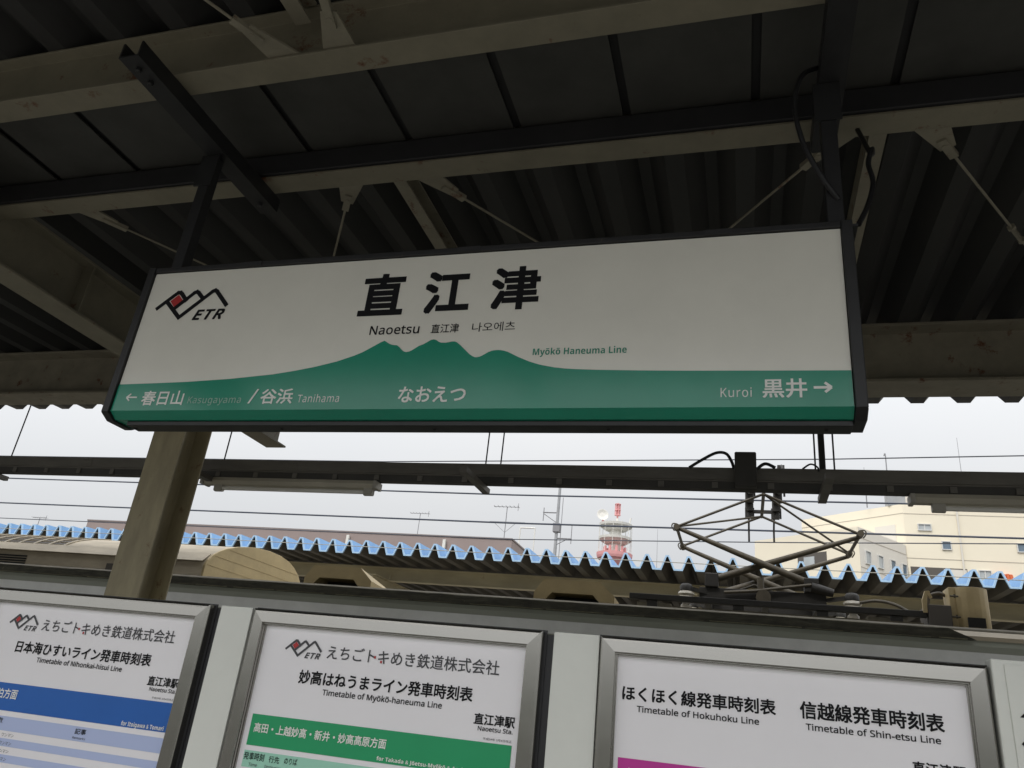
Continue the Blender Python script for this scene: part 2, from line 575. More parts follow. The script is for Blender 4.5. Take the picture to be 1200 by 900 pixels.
# light roof joists
for x in (-1.64, 0.59):
    MB().prism([(x - 0.035, 4.03), (x + 0.035, 4.03), (x + 0.035, 4.04), (x - 0.025, 4.04), (x - 0.025, 4.13), (x + 0.035, 4.13), (x + 0.035, 4.14), (x - 0.035, 4.14)],
               'Y', 2.66, 4.84).build('roof_joist', 'cream_steel', canopy)
    MB().prism([(x - 0.035, 4.03), (x + 0.035, 4.03), (x + 0.035, 4.04), (x - 0.025, 4.04), (x - 0.025, 4.13), (x + 0.035, 4.13), (x + 0.035, 4.14), (x - 0.035, 4.14)],
               'Y', -1.5, 1.85).build('roof_joist', 'cream_steel', canopy)
# soffit panels between the two cross beams
edges = [-3.54, -3.02, -2.5, -1.99, -1.466, -0.936, -0.442, 0.086, 0.608, 1.13, 1.65, 2.17]
for e, f in zip([-4.0] + edges, edges):
    tilt = random.uniform(-0.004, 0.004)
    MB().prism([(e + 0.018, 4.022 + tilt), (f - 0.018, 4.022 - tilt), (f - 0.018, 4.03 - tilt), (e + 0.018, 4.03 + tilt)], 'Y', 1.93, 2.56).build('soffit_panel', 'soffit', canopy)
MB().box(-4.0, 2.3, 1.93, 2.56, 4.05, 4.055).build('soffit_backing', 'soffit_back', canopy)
MB().box(-3.93, 8, 2.515, 2.572, 3.886, 4.0).build('web_cover', 'cover_black', canopy, bevel=0.004)  # dark box covering the second cross beam's web above its flange
# bracing: gusset plates and tie rods with turnbuckles
def gusset(p, d, side):
    """plate welded to a flange edge at p, pointing along d"""
    d = Vector(d).normalized()
    x = Vector((1, 0, 0))
    p = Vector(p)
    e = p + d * 0.17
    n = d.cross(Vector((0, 0, 1)))
    if n.x < 0:
        n = -n
    q = [p - x * 0.07, p + x * 0.07, e + n * 0.03, e - n * 0.03]
    if (q[1] - q[0]).cross(q[2] - q[1]).z < 0:
        q = [q[1], q[0], q[3], q[2]]
    b = MB()
    b.add([(v.x, v.y, v.z) for v in q] + [(v.x, v.y, v.z + 0.009) for v in q], [(3, 2, 1, 0), (4, 5, 6, 7), (0, 1, 5, 4), (1, 2, 6, 5), (2, 3, 7, 6), (3, 0, 4, 7)])
    b.tube([e - d * 0.03 - Vector((0, 0, 0.014)), e - d * 0.03 + Vector((0, 0, 0.02))], 0.014, 6)
    return b.build('gusset_plate', 'cream_steel', canopy)
def tie(p, q, buckle=None):
    p, q = Vector(p), Vector(q)
    d = (q - p).normalized()
    gusset(p, d, 0)
    a = p + d * 0.1
    b = MB().tube([a, q], 0.006, 8)
    b.bar(a, a + d * 0.13, 0.034, 0.022)
    r = b.build('tie_rod', 'cream_steel', canopy)
    if buckle:
        c = p + (q - p) * buckle
        t = MB().bar(c - d * 0.06 + Vector((0, 0, 0.014)), c + d * 0.06 + Vector((0, 0, 0.014)), 0.012, 0.007)
        t.bar(c - d * 0.06 - Vector((0, 0, 0.014)), c + d * 0.06 - Vector((0, 0, 0.014)), 0.012, 0.007)
        t.tube([c - d * 0.075, c - d * 0.055], 0.018, 6).tube([c + d * 0.055, c + d * 0.075], 0.018, 6)
        put(t.build('turnbuckle', 'cream_steel'), r)
ZG = 3.886
tie((0.74, 2.64, ZG), (2.2, 4.9, ZG), 0.35)
tie((-1.40, 2.64, ZG), (0.13, 4.9, ZG), 0.34)
tie((-1.79, 2.64, ZG), (-3.35, 4.9, ZG), 0.4)
tie((0.42, 2.64, ZG), (-1.3, 4.9, ZG), 0.3)
tie((-3.42, 2.64, ZG), (-2.05, 4.9, ZG), 0.5)
tie((-1.70, 1.87, ZG), (-2.95, -0.5, ZG), 0.6)
tie((-1.46, 1.87, ZG), (-0.9, -0.5, ZG), 0.6)

# ---- column under the rafter
pil = thing('platform_pillar', 'cream painted steel column with rust streaks behind the blue timetable board', 'pillar', (RX, 4.54, 0))
CX0, CX1 = -4.171, -3.893
b = MB().prism([(CX0, 4.40), (CX1, 4.40), (CX1, 4.414), (RX + 0.005, 4.414), (RX + 0.005, 4.666), (CX1, 4.666), (CX1, 4.68), (CX0, 4.68), (CX0, 4.666),
                (RX - 0.005, 4.666), (RX - 0.005, 4.414), (CX0, 4.414)], 'Z', 0.03, 3.598)
b.build('column', 'column_steel', pil, bevel=0.002)
MB().box(CX0 - 0.06, CX1 + 0.06, 4.34, 4.74, 0.002, 0.03).build('base_plate', 'column_steel', pil)

# ================================================================== STATION SIGN
SY = 2.2
sign = thing('station_sign', 'wide hanging station name sign with white face and green mountain band', 'station sign', (-1.0, 2.28, 2.45))
XL, XR = -2.318, 0.320
# housing: end caps and top with slim visible edges
b = MB()
b.box(XL - 0.034, XL - 0.002, SY - 0.012, SY + 0.172, 2.505, 3.152)
b.box(XR + 0.002, XR + 0.036, SY - 0.012, SY + 0.172, 2.505, 3.152)
b.box(XL - 0.002, XR + 0.002, SY - 0.008, SY + 0.168, 3.129, 3.152)
b.build('housing', 'sign_frame', sign, bevel=0.003)
b = MB()
b.prism([(SY - 0.012, 2.505), (SY + 0.03, 2.481), (SY + 0.13, 2.481), (SY + 0.172, 2.505)], 'X', XL - 0.034, XL - 0.002)
b.prism([(SY - 0.012, 2.505), (SY + 0.03, 2.481), (SY + 0.13, 2.481), (SY + 0.172, 2.505)], 'X', XR + 0.002, XR + 0.036)
b.box(XL + 0.05, XR - 0.0, SY + 0.045, SY + 0.115, 2.470, 2.4875)
b.build('base_tray', 'sign_frame', sign, bevel=0.002)
face = MB().box(XL, XR, SY, SY + 0.16, 2.513, 3.127).build('face_panel', 'sign_white', sign, bevel=0.0015)
MB().prism([(SY - 0.0017, 2.516), (SY - 0.0017, 2.5125), (SY + 0.034, 2.488), (SY + 0.126, 2.488), (SY + 0.16, 2.5125)], 'X', XL, XR).build('lower_edge', 'sign_green', sign)
mts = [(-2.318, 2.623), (-2.16, 2.6255), (-2.002, 2.629), (-1.815, 2.638), (-1.636, 2.653), (-1.55, 2.665), (-1.465, 2.680), (-1.383, 2.699), (-1.319, 2.720), (-1.288, 2.733), (-1.25, 2.755), (-1.223, 2.771), (-1.209, 2.777), (-1.188, 2.764), (-1.175, 2.759), (-1.157, 2.757), (-1.146, 2.749), (-1.134, 2.737), (-1.125, 2.731), (-1.117, 2.729), (-1.105, 2.731), (-1.097, 2.735), (-1.072, 2.752), (-1.056, 2.758), (-1.038, 2.769), (-1.030, 2.774), (-1.020, 2.776), (-1.01, 2.773), (-1.0, 2.766), (-0.99, 2.762), (-0.973, 2.761), (-0.95, 2.765), (-0.941, 2.765), (-0.933, 2.762), (-0.916, 2.749), (-0.889, 2.723), (-0.878, 2.713), (-0.867, 2.706), (-0.859, 2.702), (-0.851, 2.7015), (-0.842, 2.703), (-0.833, 2.707), (-0.812, 2.720), (-0.802, 2.724), (-0.793, 2.726), (-0.78, 2.727), (-0.767, 2.726), (-0.755, 2.723), (-0.743, 2.719), (-0.703, 2.698), (-0.665, 2.681), (-0.645, 2.674), (-0.627, 2.668), (-0.60, 2.662), (-0.576, 2.657), (-0.54, 2.652), (-0.504, 2.649), (-0.434, 2.645), (-0.30, 2.640), (-0.165, 2.636), (0.087, 2.631), (0.32, 2.627)]
flat('mountain_band', [(XL + 0.001, 2.5145), (XR - 0.001, 2.5145)] + [(x if x < 0.32 else XR - 0.001, z) for x, z in reversed(mts)], SY, 'sign_green', face)
for x in (-2.25, -1.6, -1.0, -0.4, 0.25):
    MB().lathe((x, SY + 0.08, 2.4655), [(0.004, 0), (0.006, 0.002), (0.006, 0.0044)], 8).build('screw', 'hanger_black', sign)
for x in (-1.9, -0.98, -0.1):
    MB().box(x, x + 0.09, SY - 0.0115, SY - 0.0082, 3.131, 3.150).build('latch', 'hanger_black', sign)
G2 = 0.0024
text('lettering', '直', -1.336, -1.168, 2.887, 3.054, SY, 'ink_black', face, bold=0.034)
text('lettering', '江', -1.079, -0.914, 2.885, 3.049, SY, 'ink_black', face, bold=0.034)
text('lettering', '津', -0.826, -0.658, 2.887, 3.052, SY, 'ink_black', face, bold=0.032)
text('lettering', 'Naoetsu', -1.275, -1.082, 2.803, 2.838, SY, 'ink_black', face, bold=0.014, spacing=1.03)
text('lettering', '直江津', -1.036, -0.932, 2.800, 2.836, SY, 'ink_black', face, bold=0.008)
text('lettering', '나오에츠', -0.883, -0.727, 2.800, 2.836, SY, 'ink_black', face)
text('lettering', 'Myōkō Haneuma Line', -0.655, -0.342, 2.704, 2.728, SY, 'ink_green', face, heavy=True)
text('lettering', 'なおえつ', -1.116, -0.873, 2.537, 2.594, SY, 'ink_white', face, gap=G2, bold=0.018)
text('lettering', '春日山', -2.186, -1.998, 2.534, 2.592, SY, 'ink_white', face, gap=G2, bold=0.018)
text('lettering', 'Kasugayama', -1.974, -1.743, 2.540, 2.567, SY, 'ink_faded', face, gap=G2, spacing=1.1)
flat('lettering', [(-1.712, 2.537), (-1.704, 2.537), (-1.676, 2.594), (-1.684, 2.594)], SY, 'ink_white', face, gap=G2)
text('lettering', '谷浜', -1.661, -1.530, 2.536, 2.593, SY, 'ink_white', face, gap=G2, bold=0.018)
text('lettering', 'Tanihama', -1.508, -1.342, 2.540, 2.569, SY, 'ink_white', face, gap=G2, spacing=1.1)
text('lettering', 'Kuroi', -0.051, 0.039, 2.545, 2.575, SY, 'ink_white', face, gap=G2, spacing=1.12)
text('lettering', '黒井', 0.071, 0.194, 2.542, 2.602, SY, 'ink_white', face, gap=G2, bold=0.018)
def arrow(xa, xb, z, w, hd, name, m, parent, y, gap):
    """horizontal arrow from xa (tail) to xb (tip)"""
    s = 1 if xb > xa else -1
    b = MB()
    for i, (p, q) in enumerate((((xa, z), (xb, z)), ((xb, z), (xb - s * hd, z + hd * 0.85)), ((xb, z), (xb - s * hd, z - hd * 0.85)))):
        b.bar((p[0], -0.0001 * i, p[1]), (q[0], -0.0001 * i, q[1]), w, 0.0006, up=(0, 1, 0))
    put(b.build(name, m, xf=Matrix.Translation((0, y - gap, 0))), parent)
arrow(-2.212, -2.261, 2.567, 0.006, 0.017, 'arrow', 'ink_white', face, SY, G2)
arrow(0.213, 0.262, 2.573, 0.008, 0.018, 'arrow', 'ink_white', face, SY, G2)
logo(face, -2.261, 2.906, 0.335, SY, 'ink_black')
# hangers: channel bolted under both cross beams, square pole down to the sign
def hanger(cx0, cx1, y0, y1, px, py, label):
    h = thing('sign_hanger', label, 'sign hanger', ((cx0 + cx1) / 2, py, 3.13), 'steel hangers carrying the station sign')
    b = MB().prism([(cx0, 3.866), (cx0, 3.79), (cx1, 3.79), (cx1, 3.866), (cx1 - 0.008, 3.866), (cx1 - 0.008, 3.798), (cx0 + 0.008, 3.798), (cx0 + 0.008, 3.866)], 'Y', y0, y1)
    b.build('channel', 'hanger_black', h)
    for yy in (y0 + 0.06, y0 + 0.13, y1 - 0.08):
        MB().lathe(((cx0 + cx1) / 2, yy, 3.772), [(0.008, 0), (0.012, 0.004), (0.012, 0.018)], 8).build('bolt', 'hanger_black', h)
    MB().box(px - 0.026, px + 0.026, py - 0.026, py + 0.026, 3.153, 3.788).build('pole', 'hanger_black', h, bevel=0.003)
    MB().box(px - 0.045, px + 0.045, py - 0.034, py - 0.027, 3.62, 3.788).build('clamp_plate', 'hanger_black', h)
    MB().box(px - 0.06, px + 0.06, py - 0.05, py + 0.05, 3.154, 3.163).build('foot_plate', 'hanger_black', h)
    return h
hanger(-2.308, -2.213, 1.68, 2.69, -2.285, 2.28, 'black steel hanger above the red peak logo end of the station sign')
hanger(0.295, 0.385, 1.5, 2.62, 0.318, 2.28, 'black steel hanger with looped cables at the arrow end above the station sign')
def curve_pts(pts, n=8):
    """Catmull-Rom through points"""
    P = [Vector(p) for p in pts]
    P = [P[0] * 2 - P[1]] + P + [P[-1] * 2 - P[-2]]
    o = []
    for i in range(1, len(P) - 2):
        for k in range(n):
            t = k / n
            a, b_, c, d = P[i - 1], P[i], P[i + 1], P[i + 2]
            o.append(0.5 * ((2 * b_) + (c - a) * t + (2 * a - 5 * b_ + 4 * c - d) * t * t + (3 * b_ - a - 3 * c + d) * t ** 3))
    o.append(P[-2])
    return o
c = MB().tube(curve_pts([(0.30, 2.24, 3.86), (0.235, 2.2, 3.79), (0.205, 2.2, 3.66), (0.225, 2.21, 3.50), (0.28, 2.23, 3.36), (0.33, 2.255, 3.28)]), 0.009, 8)
tag(c.build('power_cable', 'cable_black', smooth=True), 'thick black cable looping out left of the right sign hanger', 'cable', 'black cables at the sign hanger')
c = MB().tube(curve_pts([(0.385, 2.26, 3.18), (0.43, 2.32, 3.3), (0.46, 2.36, 3.42), (0.455, 2.38, 3.52), (0.475, 2.4, 3.6), (0.49, 2.5, 3.66), (0.47, 2.6, 3.87)]), 0.009, 8)
tag(c.build('power_cable', 'cable_black', smooth=True), 'thin black cable hanging right of the sign hanger beside the joist', 'cable', 'black cables at the sign hanger')

# ================================================================== TIMETABLE BOARDS
BY = 1.9
stand = thing('notice_board_stand', 'notice board stand with pale panels and black backing between the timetables', 'notice board stand', (-0.9, 1.95, 0))
MB().box(-2.25, 0.489, BY + 0.012, BY + 0.03, 0.72, 1.792).build('backing', 'black_sheet', stand)
for x0, x1 in ((-1.388, -1.287), (-0.437, -0.3255)):
    MB().box(x0, x1, BY - 0.004, BY + 0.01, 0.74, 1.798).build('panel', 'board_panel', stand, bevel=0.0015)
for x in (-2.1, -0.9, 0.3):
    MB().box(x - 0.025, x + 0.025, BY + 0.032, BY + 0.08, 0.002, 1.75).build('post', 'aluminium', stand)
def board(x0, x1, label):
    t = thing('timetable_board', label, 'timetable', ((x0 + x1) / 2, BY, 0.75), 'framed train timetables in a row')
    z0, z1, w = 0.76, 1.797, 0.041
    # mitred frame: sloping face, rounded crest near the outside
    prof = [(0.0, 0.008), (0.0, -0.012), (0.001, -0.0145), (0.003, -0.0165), (0.006, -0.0182), (0.010, -0.0193), (0.034, -0.0205), (0.0362, -0.0202), (0.0368, -0.014), (0.0385, -0.014), (0.039, -0.0065), (w, -0.0065), (w, 0.008)]
    b = MB()
    def ring(d, y):
        return [(x0 + d, BY + y, z0 + d), (x1 - d, BY + y, z0 + d), (x1 - d, BY + y, z1 - d), (x0 + d, BY + y, z1 - d)]
    V = []
    for d, y in prof:
        V += ring(d, y)
    F = []
    for i in range(len(prof) - 1):
        for k in range(4):
            F.append((i * 4 + k, i * 4 + (k + 1) % 4, (i + 1) * 4 + (k + 1) % 4, (i + 1) * 4 + k))
    b.add(V, F)
    b.build('frame', 'aluminium', t)
    MB().box(x0 - 0.006, x1 + 0.006, BY + 0.0085, BY + 0.0115, z0 - 0.006, z1 + 0.004).build('frame_backing', 'black_sheet', t)
    p = MB().box(x0 + w - 0.004, x1 - w + 0.004, BY, BY + 0.006, z0 + w - 0.004, z1 - w + 0.004).build('poster', 'paper', t)
    return t, p
def rect(name, x0, x1, z0, z1, m, p, gap=0.0008):
    return flat(name, [(x0, z0), (x1, z0), (x1, z1), (x0, z1)], BY, m, p, gap=gap)
T = lambda p, body, x0, x1, zb, zt, m='ink_black', **k: text('lettering', body, x0, x1, zb, zt, BY, m, p, **k)
def company(p, dx):
    logo(p, -2.110 + dx, 1.685, 0.106, BY, 'ink_grey')
    T(p, 'えちごトキめき鉄道株式会社', -1.985 + dx, -1.515 + dx, 1.686, 1.7195, 'ink_grey', bold=0.010)
    for cx, cz in ((-1.848, 1.701), (-1.829, 1.691)):
        rect('logo_red_stroke', cx + dx - 0.003, cx + dx + 0.002, cz - 0.003, cz + 0.003, 'ink_red', p, gap=0.0016)
def station(p, dx):
    T(p, '直江津駅', -1.565 + dx, -1.464 + dx, 1.574, 1.598, bold=0.024)
    T(p, 'Naoetsu Sta.', -1.553 + dx, -1.467 + dx, 1.561, 1.5705, bold=0.018)
    T(p, '平成29年 3月4日改正', -1.538 + dx, -1.467 + dx, 1.542, 1.5475, 'ink_grey')
# board of the Nihonkai Hisui line
t1, p1 = board(-2.226, -1.416, 'timetable poster with dark blue band and pale lilac rows')
company(p1, 0)
T(p1, '日本海ひすいライン発車時刻表', -2.055, -1.573, 1.621, 1.653, bold=0.024)
T(p1, 'Timetable of Nihonkai-hisui Line', -1.965, -1.661, 1.600, 1.6125, bold=0.018)
station(p1, 0)
rect('blue_band', -2.177, -1.467, 1.465, 1.537, 'print_blue', p1)
T(p1, '糸魚川・泊方面', -2.166, -1.991, 1.496, 1.522, 'ink_white', bold=0.02, gap=G2)
T(p1, 'for Itoigawa & Tomari', -1.612, -1.474, 1.4685, 1.479, 'ink_white', heavy=True, gap=G2)
rect('table_row', -2.177, -1.467, 1.415, 1.451, 'print_lilac', p1)
for k in range(9):
    z = 1.396 - 0.0395 * k
    rect('table_row', -2.177, -1.467, z - 0.0195, z, 'print_lilac', p1)
T(p1, '編成両数', -2.085, -2.011, 1.433, 1.447, gap=G2)
T(p1, 'Number', -2.07, -2.025, 1.420, 1.426, 'ink_grey', gap=G2)
T(p1, '記事', -1.754, -1.717, 1.432, 1.446, gap=G2, bold=0.01)
T(p1, 'Remarks', -1.757, -1.713, 1.420, 1.4255, 'ink_grey', gap=G2)
for z in (1.4005, 1.380, 1.3605, 1.341):
    T(p1, 'ワンマン', -1.999, -1.956, z, z + 0.0085, 'ink_grey', gap=G2)
# board of the Myoko Haneuma line
t2, p2 = board(-1.274, -0.463, 'timetable poster with green band and mint header row')
company(p2, 0.948)
T(p2, '妙高はねうまライン発車時刻表', -1.105, -0.628, 1.621, 1.6535, bold=0.024)
T(p2, 'Timetable of Myōkō-haneuma Line', -1.030, -0.703, 1.599, 1.612, bold=0.018)
station(p2, 0.948)
rect('green_band', -1.217, -0.518, 1.464, 1.537, 'print_green', p2)
T(p2, '高田・上越妙高・新井・妙高高原方面', -1.204, -0.833, 1.495, 1.517, 'ink_white', bold=0.02, gap=G2)
T(p2, 'for Takada & Jōetsu-Myōkō & Arai & Myōkō-Kōgen', -0.852, -0.524, 1.469, 1.4775, 'ink_white', heavy=True, gap=G2)
rect('table_header', -1.218, -0.518, 1.414, 1.452, 'print_mint', p2)
for k in range(9):
    z = 1.396 - 0.0395 * k
    rect('table_row', -1.218, -0.518, z - 0.0195, z, 'print_mint', p2)
T(p2, '発車時刻', -1.216, -1.157, 1.431, 1.448, gap=G2, bold=0.008)
T(p2, '行先', -1.143, -1.113, 1.431, 1.446, gap=G2, bold=0.008)
T(p2, 'のりば', -1.099, -1.063, 1.433, 1.447, gap=G2, bold=0.008)
T(p2, 'Time', -1.198, -1.173, 1.417, 1.4245, 'ink_grey', gap=G2)
T(p2, 'Destination', -1.151, -1.105, 1.418, 1.4245, 'ink_grey', gap=G2)
T(p2, 'Track', -1.092, -1.070, 1.418, 1.4245, 'ink_grey', gap=G2)
# board of the Hokuhoku and Shin-etsu lines
t3, p3 = board(-0.321, 0.487, 'timetable poster with two headings and a magenta band')
T(p3, 'ほくほく線発車時刻表', -0.266, 0.068, 1.661, 1.692, bold=0.024)
T(p3, 'Timetable of Hokuhoku Line', -0.232, 0.033, 1.6385, 1.651, bold=0.018)
T(p3, '信越線発車時刻表', 0.119, 0.397, 1.661, 1.695, bold=0.024)
T(p3, 'Timetable of Shin-etsu Line', 0.129, 0.388, 1.6385, 1.651, bold=0.018)
T(p3, '直江津駅', 0.331, 0.428, 1.578, 1.601, bold=0.024)
T(p3, 'Naoetsu Sta.', 0.343, 0.425, 1.565, 1.5745, bold=0.018)
rect('magenta_band', -0.270, 0.05, 1.468, 1.541, 'print_magenta', p3)
rect('magenta_band', 0.08, 0.43, 1.468, 1.541, 'print_green', p3)
T(p3, '十日町・越後湯沢方面', -0.255, -0.02, 1.499, 1.522, 'ink_white', bold=0.02, gap=G2)
# information panel at the frame's right edge
ip = thing('information_panel', 'pale grey information panel with black arrow beside the magenta timetable', 'information panel', (0.9, BY, 0.7))
MB().box(0.493, 1.30, BY - 0.022, BY + 0.02, 0.75, 1.812).build('panel', 'board_panel', ip, bevel=0.003)
pf = MB().box(0.516, 1.28, BY - 0.025, BY - 0.0222, 0.77, 1.802).build('face', 'board_panel', ip, bevel=0.001)
flat('arrow', [(0.527, 1.654), (0.60, 1.735), (0.66, 1.735), (0.61, 1.680), (0.76, 1.680), (0.76, 1.632), (0.61, 1.632), (0.66, 1.575), (0.60, 1.575)], BY - 0.025, 'ink_black', pf)
flat('arrow', [(0.531, 1.703), (0.551, 1.723), (0.551, 1.703)], BY - 0.025, 'ink_black', pf)
MB().box(0.87, 0.93, BY - 0.01, BY + 0.015, 0.002, 0.749).build('post', 'aluminium', ip)

# ================================================================== LIGHTING RACEWAY UNDER THE EAVE
RY = 5.2
rw = thing('lighting_raceway', 'long dark cable raceway hung on rods under the canopy edge', 'cable raceway', (-2.5, RY, 3.14))
MB().prism([(RY - 0.06, 3.29), (RY - 0.06, 3.205), (RY - 0.045, 3.205), (RY - 0.045, 3.195), (RY + 0.045, 3.195), (RY + 0.045, 3.205), (RY + 0.06, 3.205), (RY + 0.06, 3.29)], 'X', -14, 8).build('upper_duct', 'raceway', rw, bevel=0.003)
MB().prism([(RY - 0.045, 3.193), (RY - 0.035, 3.145), (RY + 0.035, 3.145), (RY + 0.045, 3.193)], 'X', -14, 8).build('lower_duct', 'raceway_dark', rw)
for x in (-10.1, -8.8, -5.55, -3.5, -1.25, 0.05, 1.7):
    b = MB().box(x, x + 0.12, RY - 0.063, RY - 0.0605, 3.21, 3.285)
    for k in range(4):
        b.box(x + 0.012 + 0.028 * k, x + 0.022 + 0.028 * k, RY - 0.068, RY - 0.063, 3.262, 3.272)
    b.build('splice_plate', 'raceway', rw)
b = MB()
for k in range(60):
    x = -13.5 + 0.36 * k
    b.box(x, x + 0.04, RY - 0.05, RY - 0.041, 3.15, 3.19)
b.build('duct_clip', 'raceway', rw)['kind'] = 'stuff'
for i, x in enumerate((-8.87, -6.53, -4.18, -1.83, 0.525, 2.88)):
    MB().box(x - 0.026, x + 0.026, 4.76, 5.31, 3.104, 3.143).build('bottom_bracket', 'raceway', rw)
    MB().tube([(x - 0.03, 5.3, 3.29), (x - 0.03, 5.3, deck_z(5.3))], 0.006, 6).build('hanger_rod', 'hanger_black', rw)
    if i in (3, 4):
        MB().tube([(x + 0.09, 5.3, 3.29), (x + 0.09, 5.3, deck_z(5.3))], 0.006, 6).build('hanger_rod', 'hanger_black', rw)
MB().box(0.52, 0.56, 5.28, 5.32, 3.291, 4.2).build('drop_pipe', 'hanger_black', rw, bevel=0.005)
jb = MB().box(-0.03, 0.11, RY - 0.13, RY - 0.0605, 3.14, 3.382).build('junction_box', 'raceway_dark', rw, bevel=0.01)
MB().tube(curve_pts([(-0.33, 5.14, 3.285), (-0.24, 5.14, 3.345), (-0.15, 5.13, 3.39), (-0.085, 5.13, 3.385), (-0.05, 5.13, 3.33), (-0.035, 5.13, 3.28)]), 0.0105, 8).build('flex_conduit', 'cable_black', rw, smooth=True)
MB().tube(curve_pts([(0.115, 5.13, 3.28), (0.15, 5.13, 3.31), (0.18, 5.13, 3.315), (0.23, 5.13, 3.29)]), 0.011, 8).build('flex_conduit', 'cable_black', rw, smooth=True)
MB().tube(curve_pts([(0.40, 5.13, 3.285), (0.45, 5.13, 3.318), (0.49, 5.13, 3.30), (0.50, 5.13, 3.27)]), 0.006, 8).build('flex_conduit', 'cable_black', rw, smooth=True)
def lamp(x0, x1, label):
    t = thing('fluorescent_light', label, 'light fixture', ((x0 + x1) / 2, RY, 3.05), 'fluorescent lights under the raceway')
    MB().prism([(RY - 0.045, 3.144), (RY - 0.055, 3.115), (RY - 0.03, 3.088), (RY + 0.03, 3.088), (RY + 0.055, 3.115), (RY + 0.045, 3.144)], 'X', x0, x1).build('body', 'lamp_body', t, bevel=0.002)
    MB().tube([(x0 + 0.16, RY, 3.063), (x1 - 0.06, RY, 3.063)], 0.016, 12).build('tube', 'lamp_tube', t, smooth=True)
    for x in (x0 + 0.12, x1 - 0.06):
        MB().prism([(RY - 0.024, 3.092), (RY - 0.024, 3.045), (RY - 0.012, 3.035), (RY + 0.012, 3.035), (RY + 0.024, 3.045), (RY + 0.024, 3.092)], 'X', x - 0.025, x + 0.05).build('socket', 'socket', t, bevel=0.003)
    for x in (x0 - 0.03, x1):
        MB().box(x, x + 0.03, RY - 0.058, RY + 0.058, 3.084, 3.1435).build('end_cap', 'socket', t, bevel=0.006)
    return t
lamp(-4.24, -2.70, 'unlit fluorescent lamp under the raceway beside the steel pillar')
lamp(1.06, 2.60, 'unlit fluorescent lamp under the raceway in front of the cream building')

# ================================================================== TRAIN
TY, TC = 6.4, 7.85
tr = thing('train', 'old cream roofed train with a raised diamond pantograph standing at the platform', 'train', (-4, TC, -1.1))
X0, X1 = -22, 9
MB().prism([(TY, -0.35), (9.3, -0.35), (9.3, 2.42), (9.2, 2.5), (TY + 0.10, 2.5), (TY + 0.03, 2.47), (TY, 2.40)], 'X', X0, X1).build('body', 'train_side', tr)
MB().box(X0 + 0.1, X1 - 0.1, TY - 0.006, TY - 0.002, 2.25, 2.355).build('side_band', 'train_band', tr)
prof = [(TY + 0.10, 2.502)]
for k in range(13):
    a = math.pi * k / 12
    prof.append((TC - 1.33 * math.cos(a), 2.53 + 0.07 * math.sin(a)))
prof += [(9.3 - 0.1, 2.502)]
MB().prism(prof, 'X', X0, X1).build('roof', 'train_roof', tr)
b = MB()
# weathered gutter edge: slightly uneven strip ending with a slant
n = 160
xs = [X0 + (1.44 - X0) * i / n for i in range(n + 1)]
ring = []
for i, x in enumerate(xs):
    j = random.uniform(-0.004, 0.004)
    ring.append([(x + (0.17 if i == n else 0), TY - 0.012, 2.436 + j * 0.4), (x, TY + 0.012, 2.510 + j), (x, TY + 0.12, 2.518 + j), (x, TY + 0.12, 2.44)])
V = [p for r_ in ring for p in r_]
F = []
for i in range(n):
    for k in range(4):
        F.append((i * 4 + k, i * 4 + (k + 1) % 4, (i + 1) * 4 + (k + 1) % 4, (i + 1) * 4 + k))
F += [(3, 2, 1, 0), (n * 4, n * 4 + 1, n * 4 + 2, n * 4 + 3)]
b.add(V, F)
b.build('roof_gutter', 'mossy', tr)
b = MB()
x = X0
while x < 1.5:
    w = random.uniform(0.15, 0.9)
    hgt = random.uniform(0.003, 0.009)
    b.box(x, min(x + w, 1.55), TY - 0.016, TY - 0.0125, 2.436, 2.436 + hgt)
    x += w + random.uniform(0.0, 0.15)
b.build('gutter_grime', 'grime', tr)['kind'] = 'stuff'
MB().prism([(TY + 0.012, 2.44), (TY + 0.02, 2.47), (TY + 0.09, 2.51), (TY + 0.2, 2.535), (TY + 0.2, 2.44)], 'X', 1.46, X1).build('roof_shoulder', 'train_cream', tr)
# raised roof section with cooling grilles
rp = [(6.9, 2.45), (6.9, 2.70), (6.93, 2.765), (7.0, 2.835), (7.1, 2.895), (7.2, 2.94), (7.385, 3.0), (7.55, 3.035), (7.7, 3.062), (8.0, 3.085), (8.25, 3.08), (8.45, 3.05), (8.583, 3.005), (8.72, 2.93), (8.8, 2.85), (8.8, 2.45)]
rr_ = MB().prism(rp, 'X', X0, -5.40).build('raised_roof', 'train_cream', tr, smooth=True)
bh = MB().prism([(y, z + 0.008 if z > 2.6 else z) for y, z in rp], 'X', -5.398, -5.37).build('roof_bulkhead', 'train_tan', tr, bevel=0.004)
for z, ya, yb in ((2.72, 6.93, 8.78), (2.83, 7.02, 8.76), (2.94, 7.24, 8.68)):
    put(MB().box(-5.372, -5.366, ya, yb, z, z + 0.004).build('seam', 'train_tan'), bh)
b = MB()
b.prism([(6.885, 2.745), (7.0, 2.842), (7.0, 2.850), (6.88, 2.752)], 'X', X0, -5.41)
put(b.build('edge_lip', 'train_cream'), rr_)
b = MB()
def arch_at(y):
    for (ya, za), (yb, zb) in zip(rp, rp[1:]):
        if ya <= y <= yb and yb > ya:
            return za + (zb - za) * (y - ya) / (yb - ya)
    return 3.0
ys_ = [6.96, 7.02, 7.09, 7.18, 7.28, 7.4, 7.52, 7.66]
for yy in ys_:
    z = arch_at(yy)
    b.box(X0 + 0.5, -7.45, yy, yy + 0.014, z + 0.004, z + 0.014)
x = X0 + 0.5
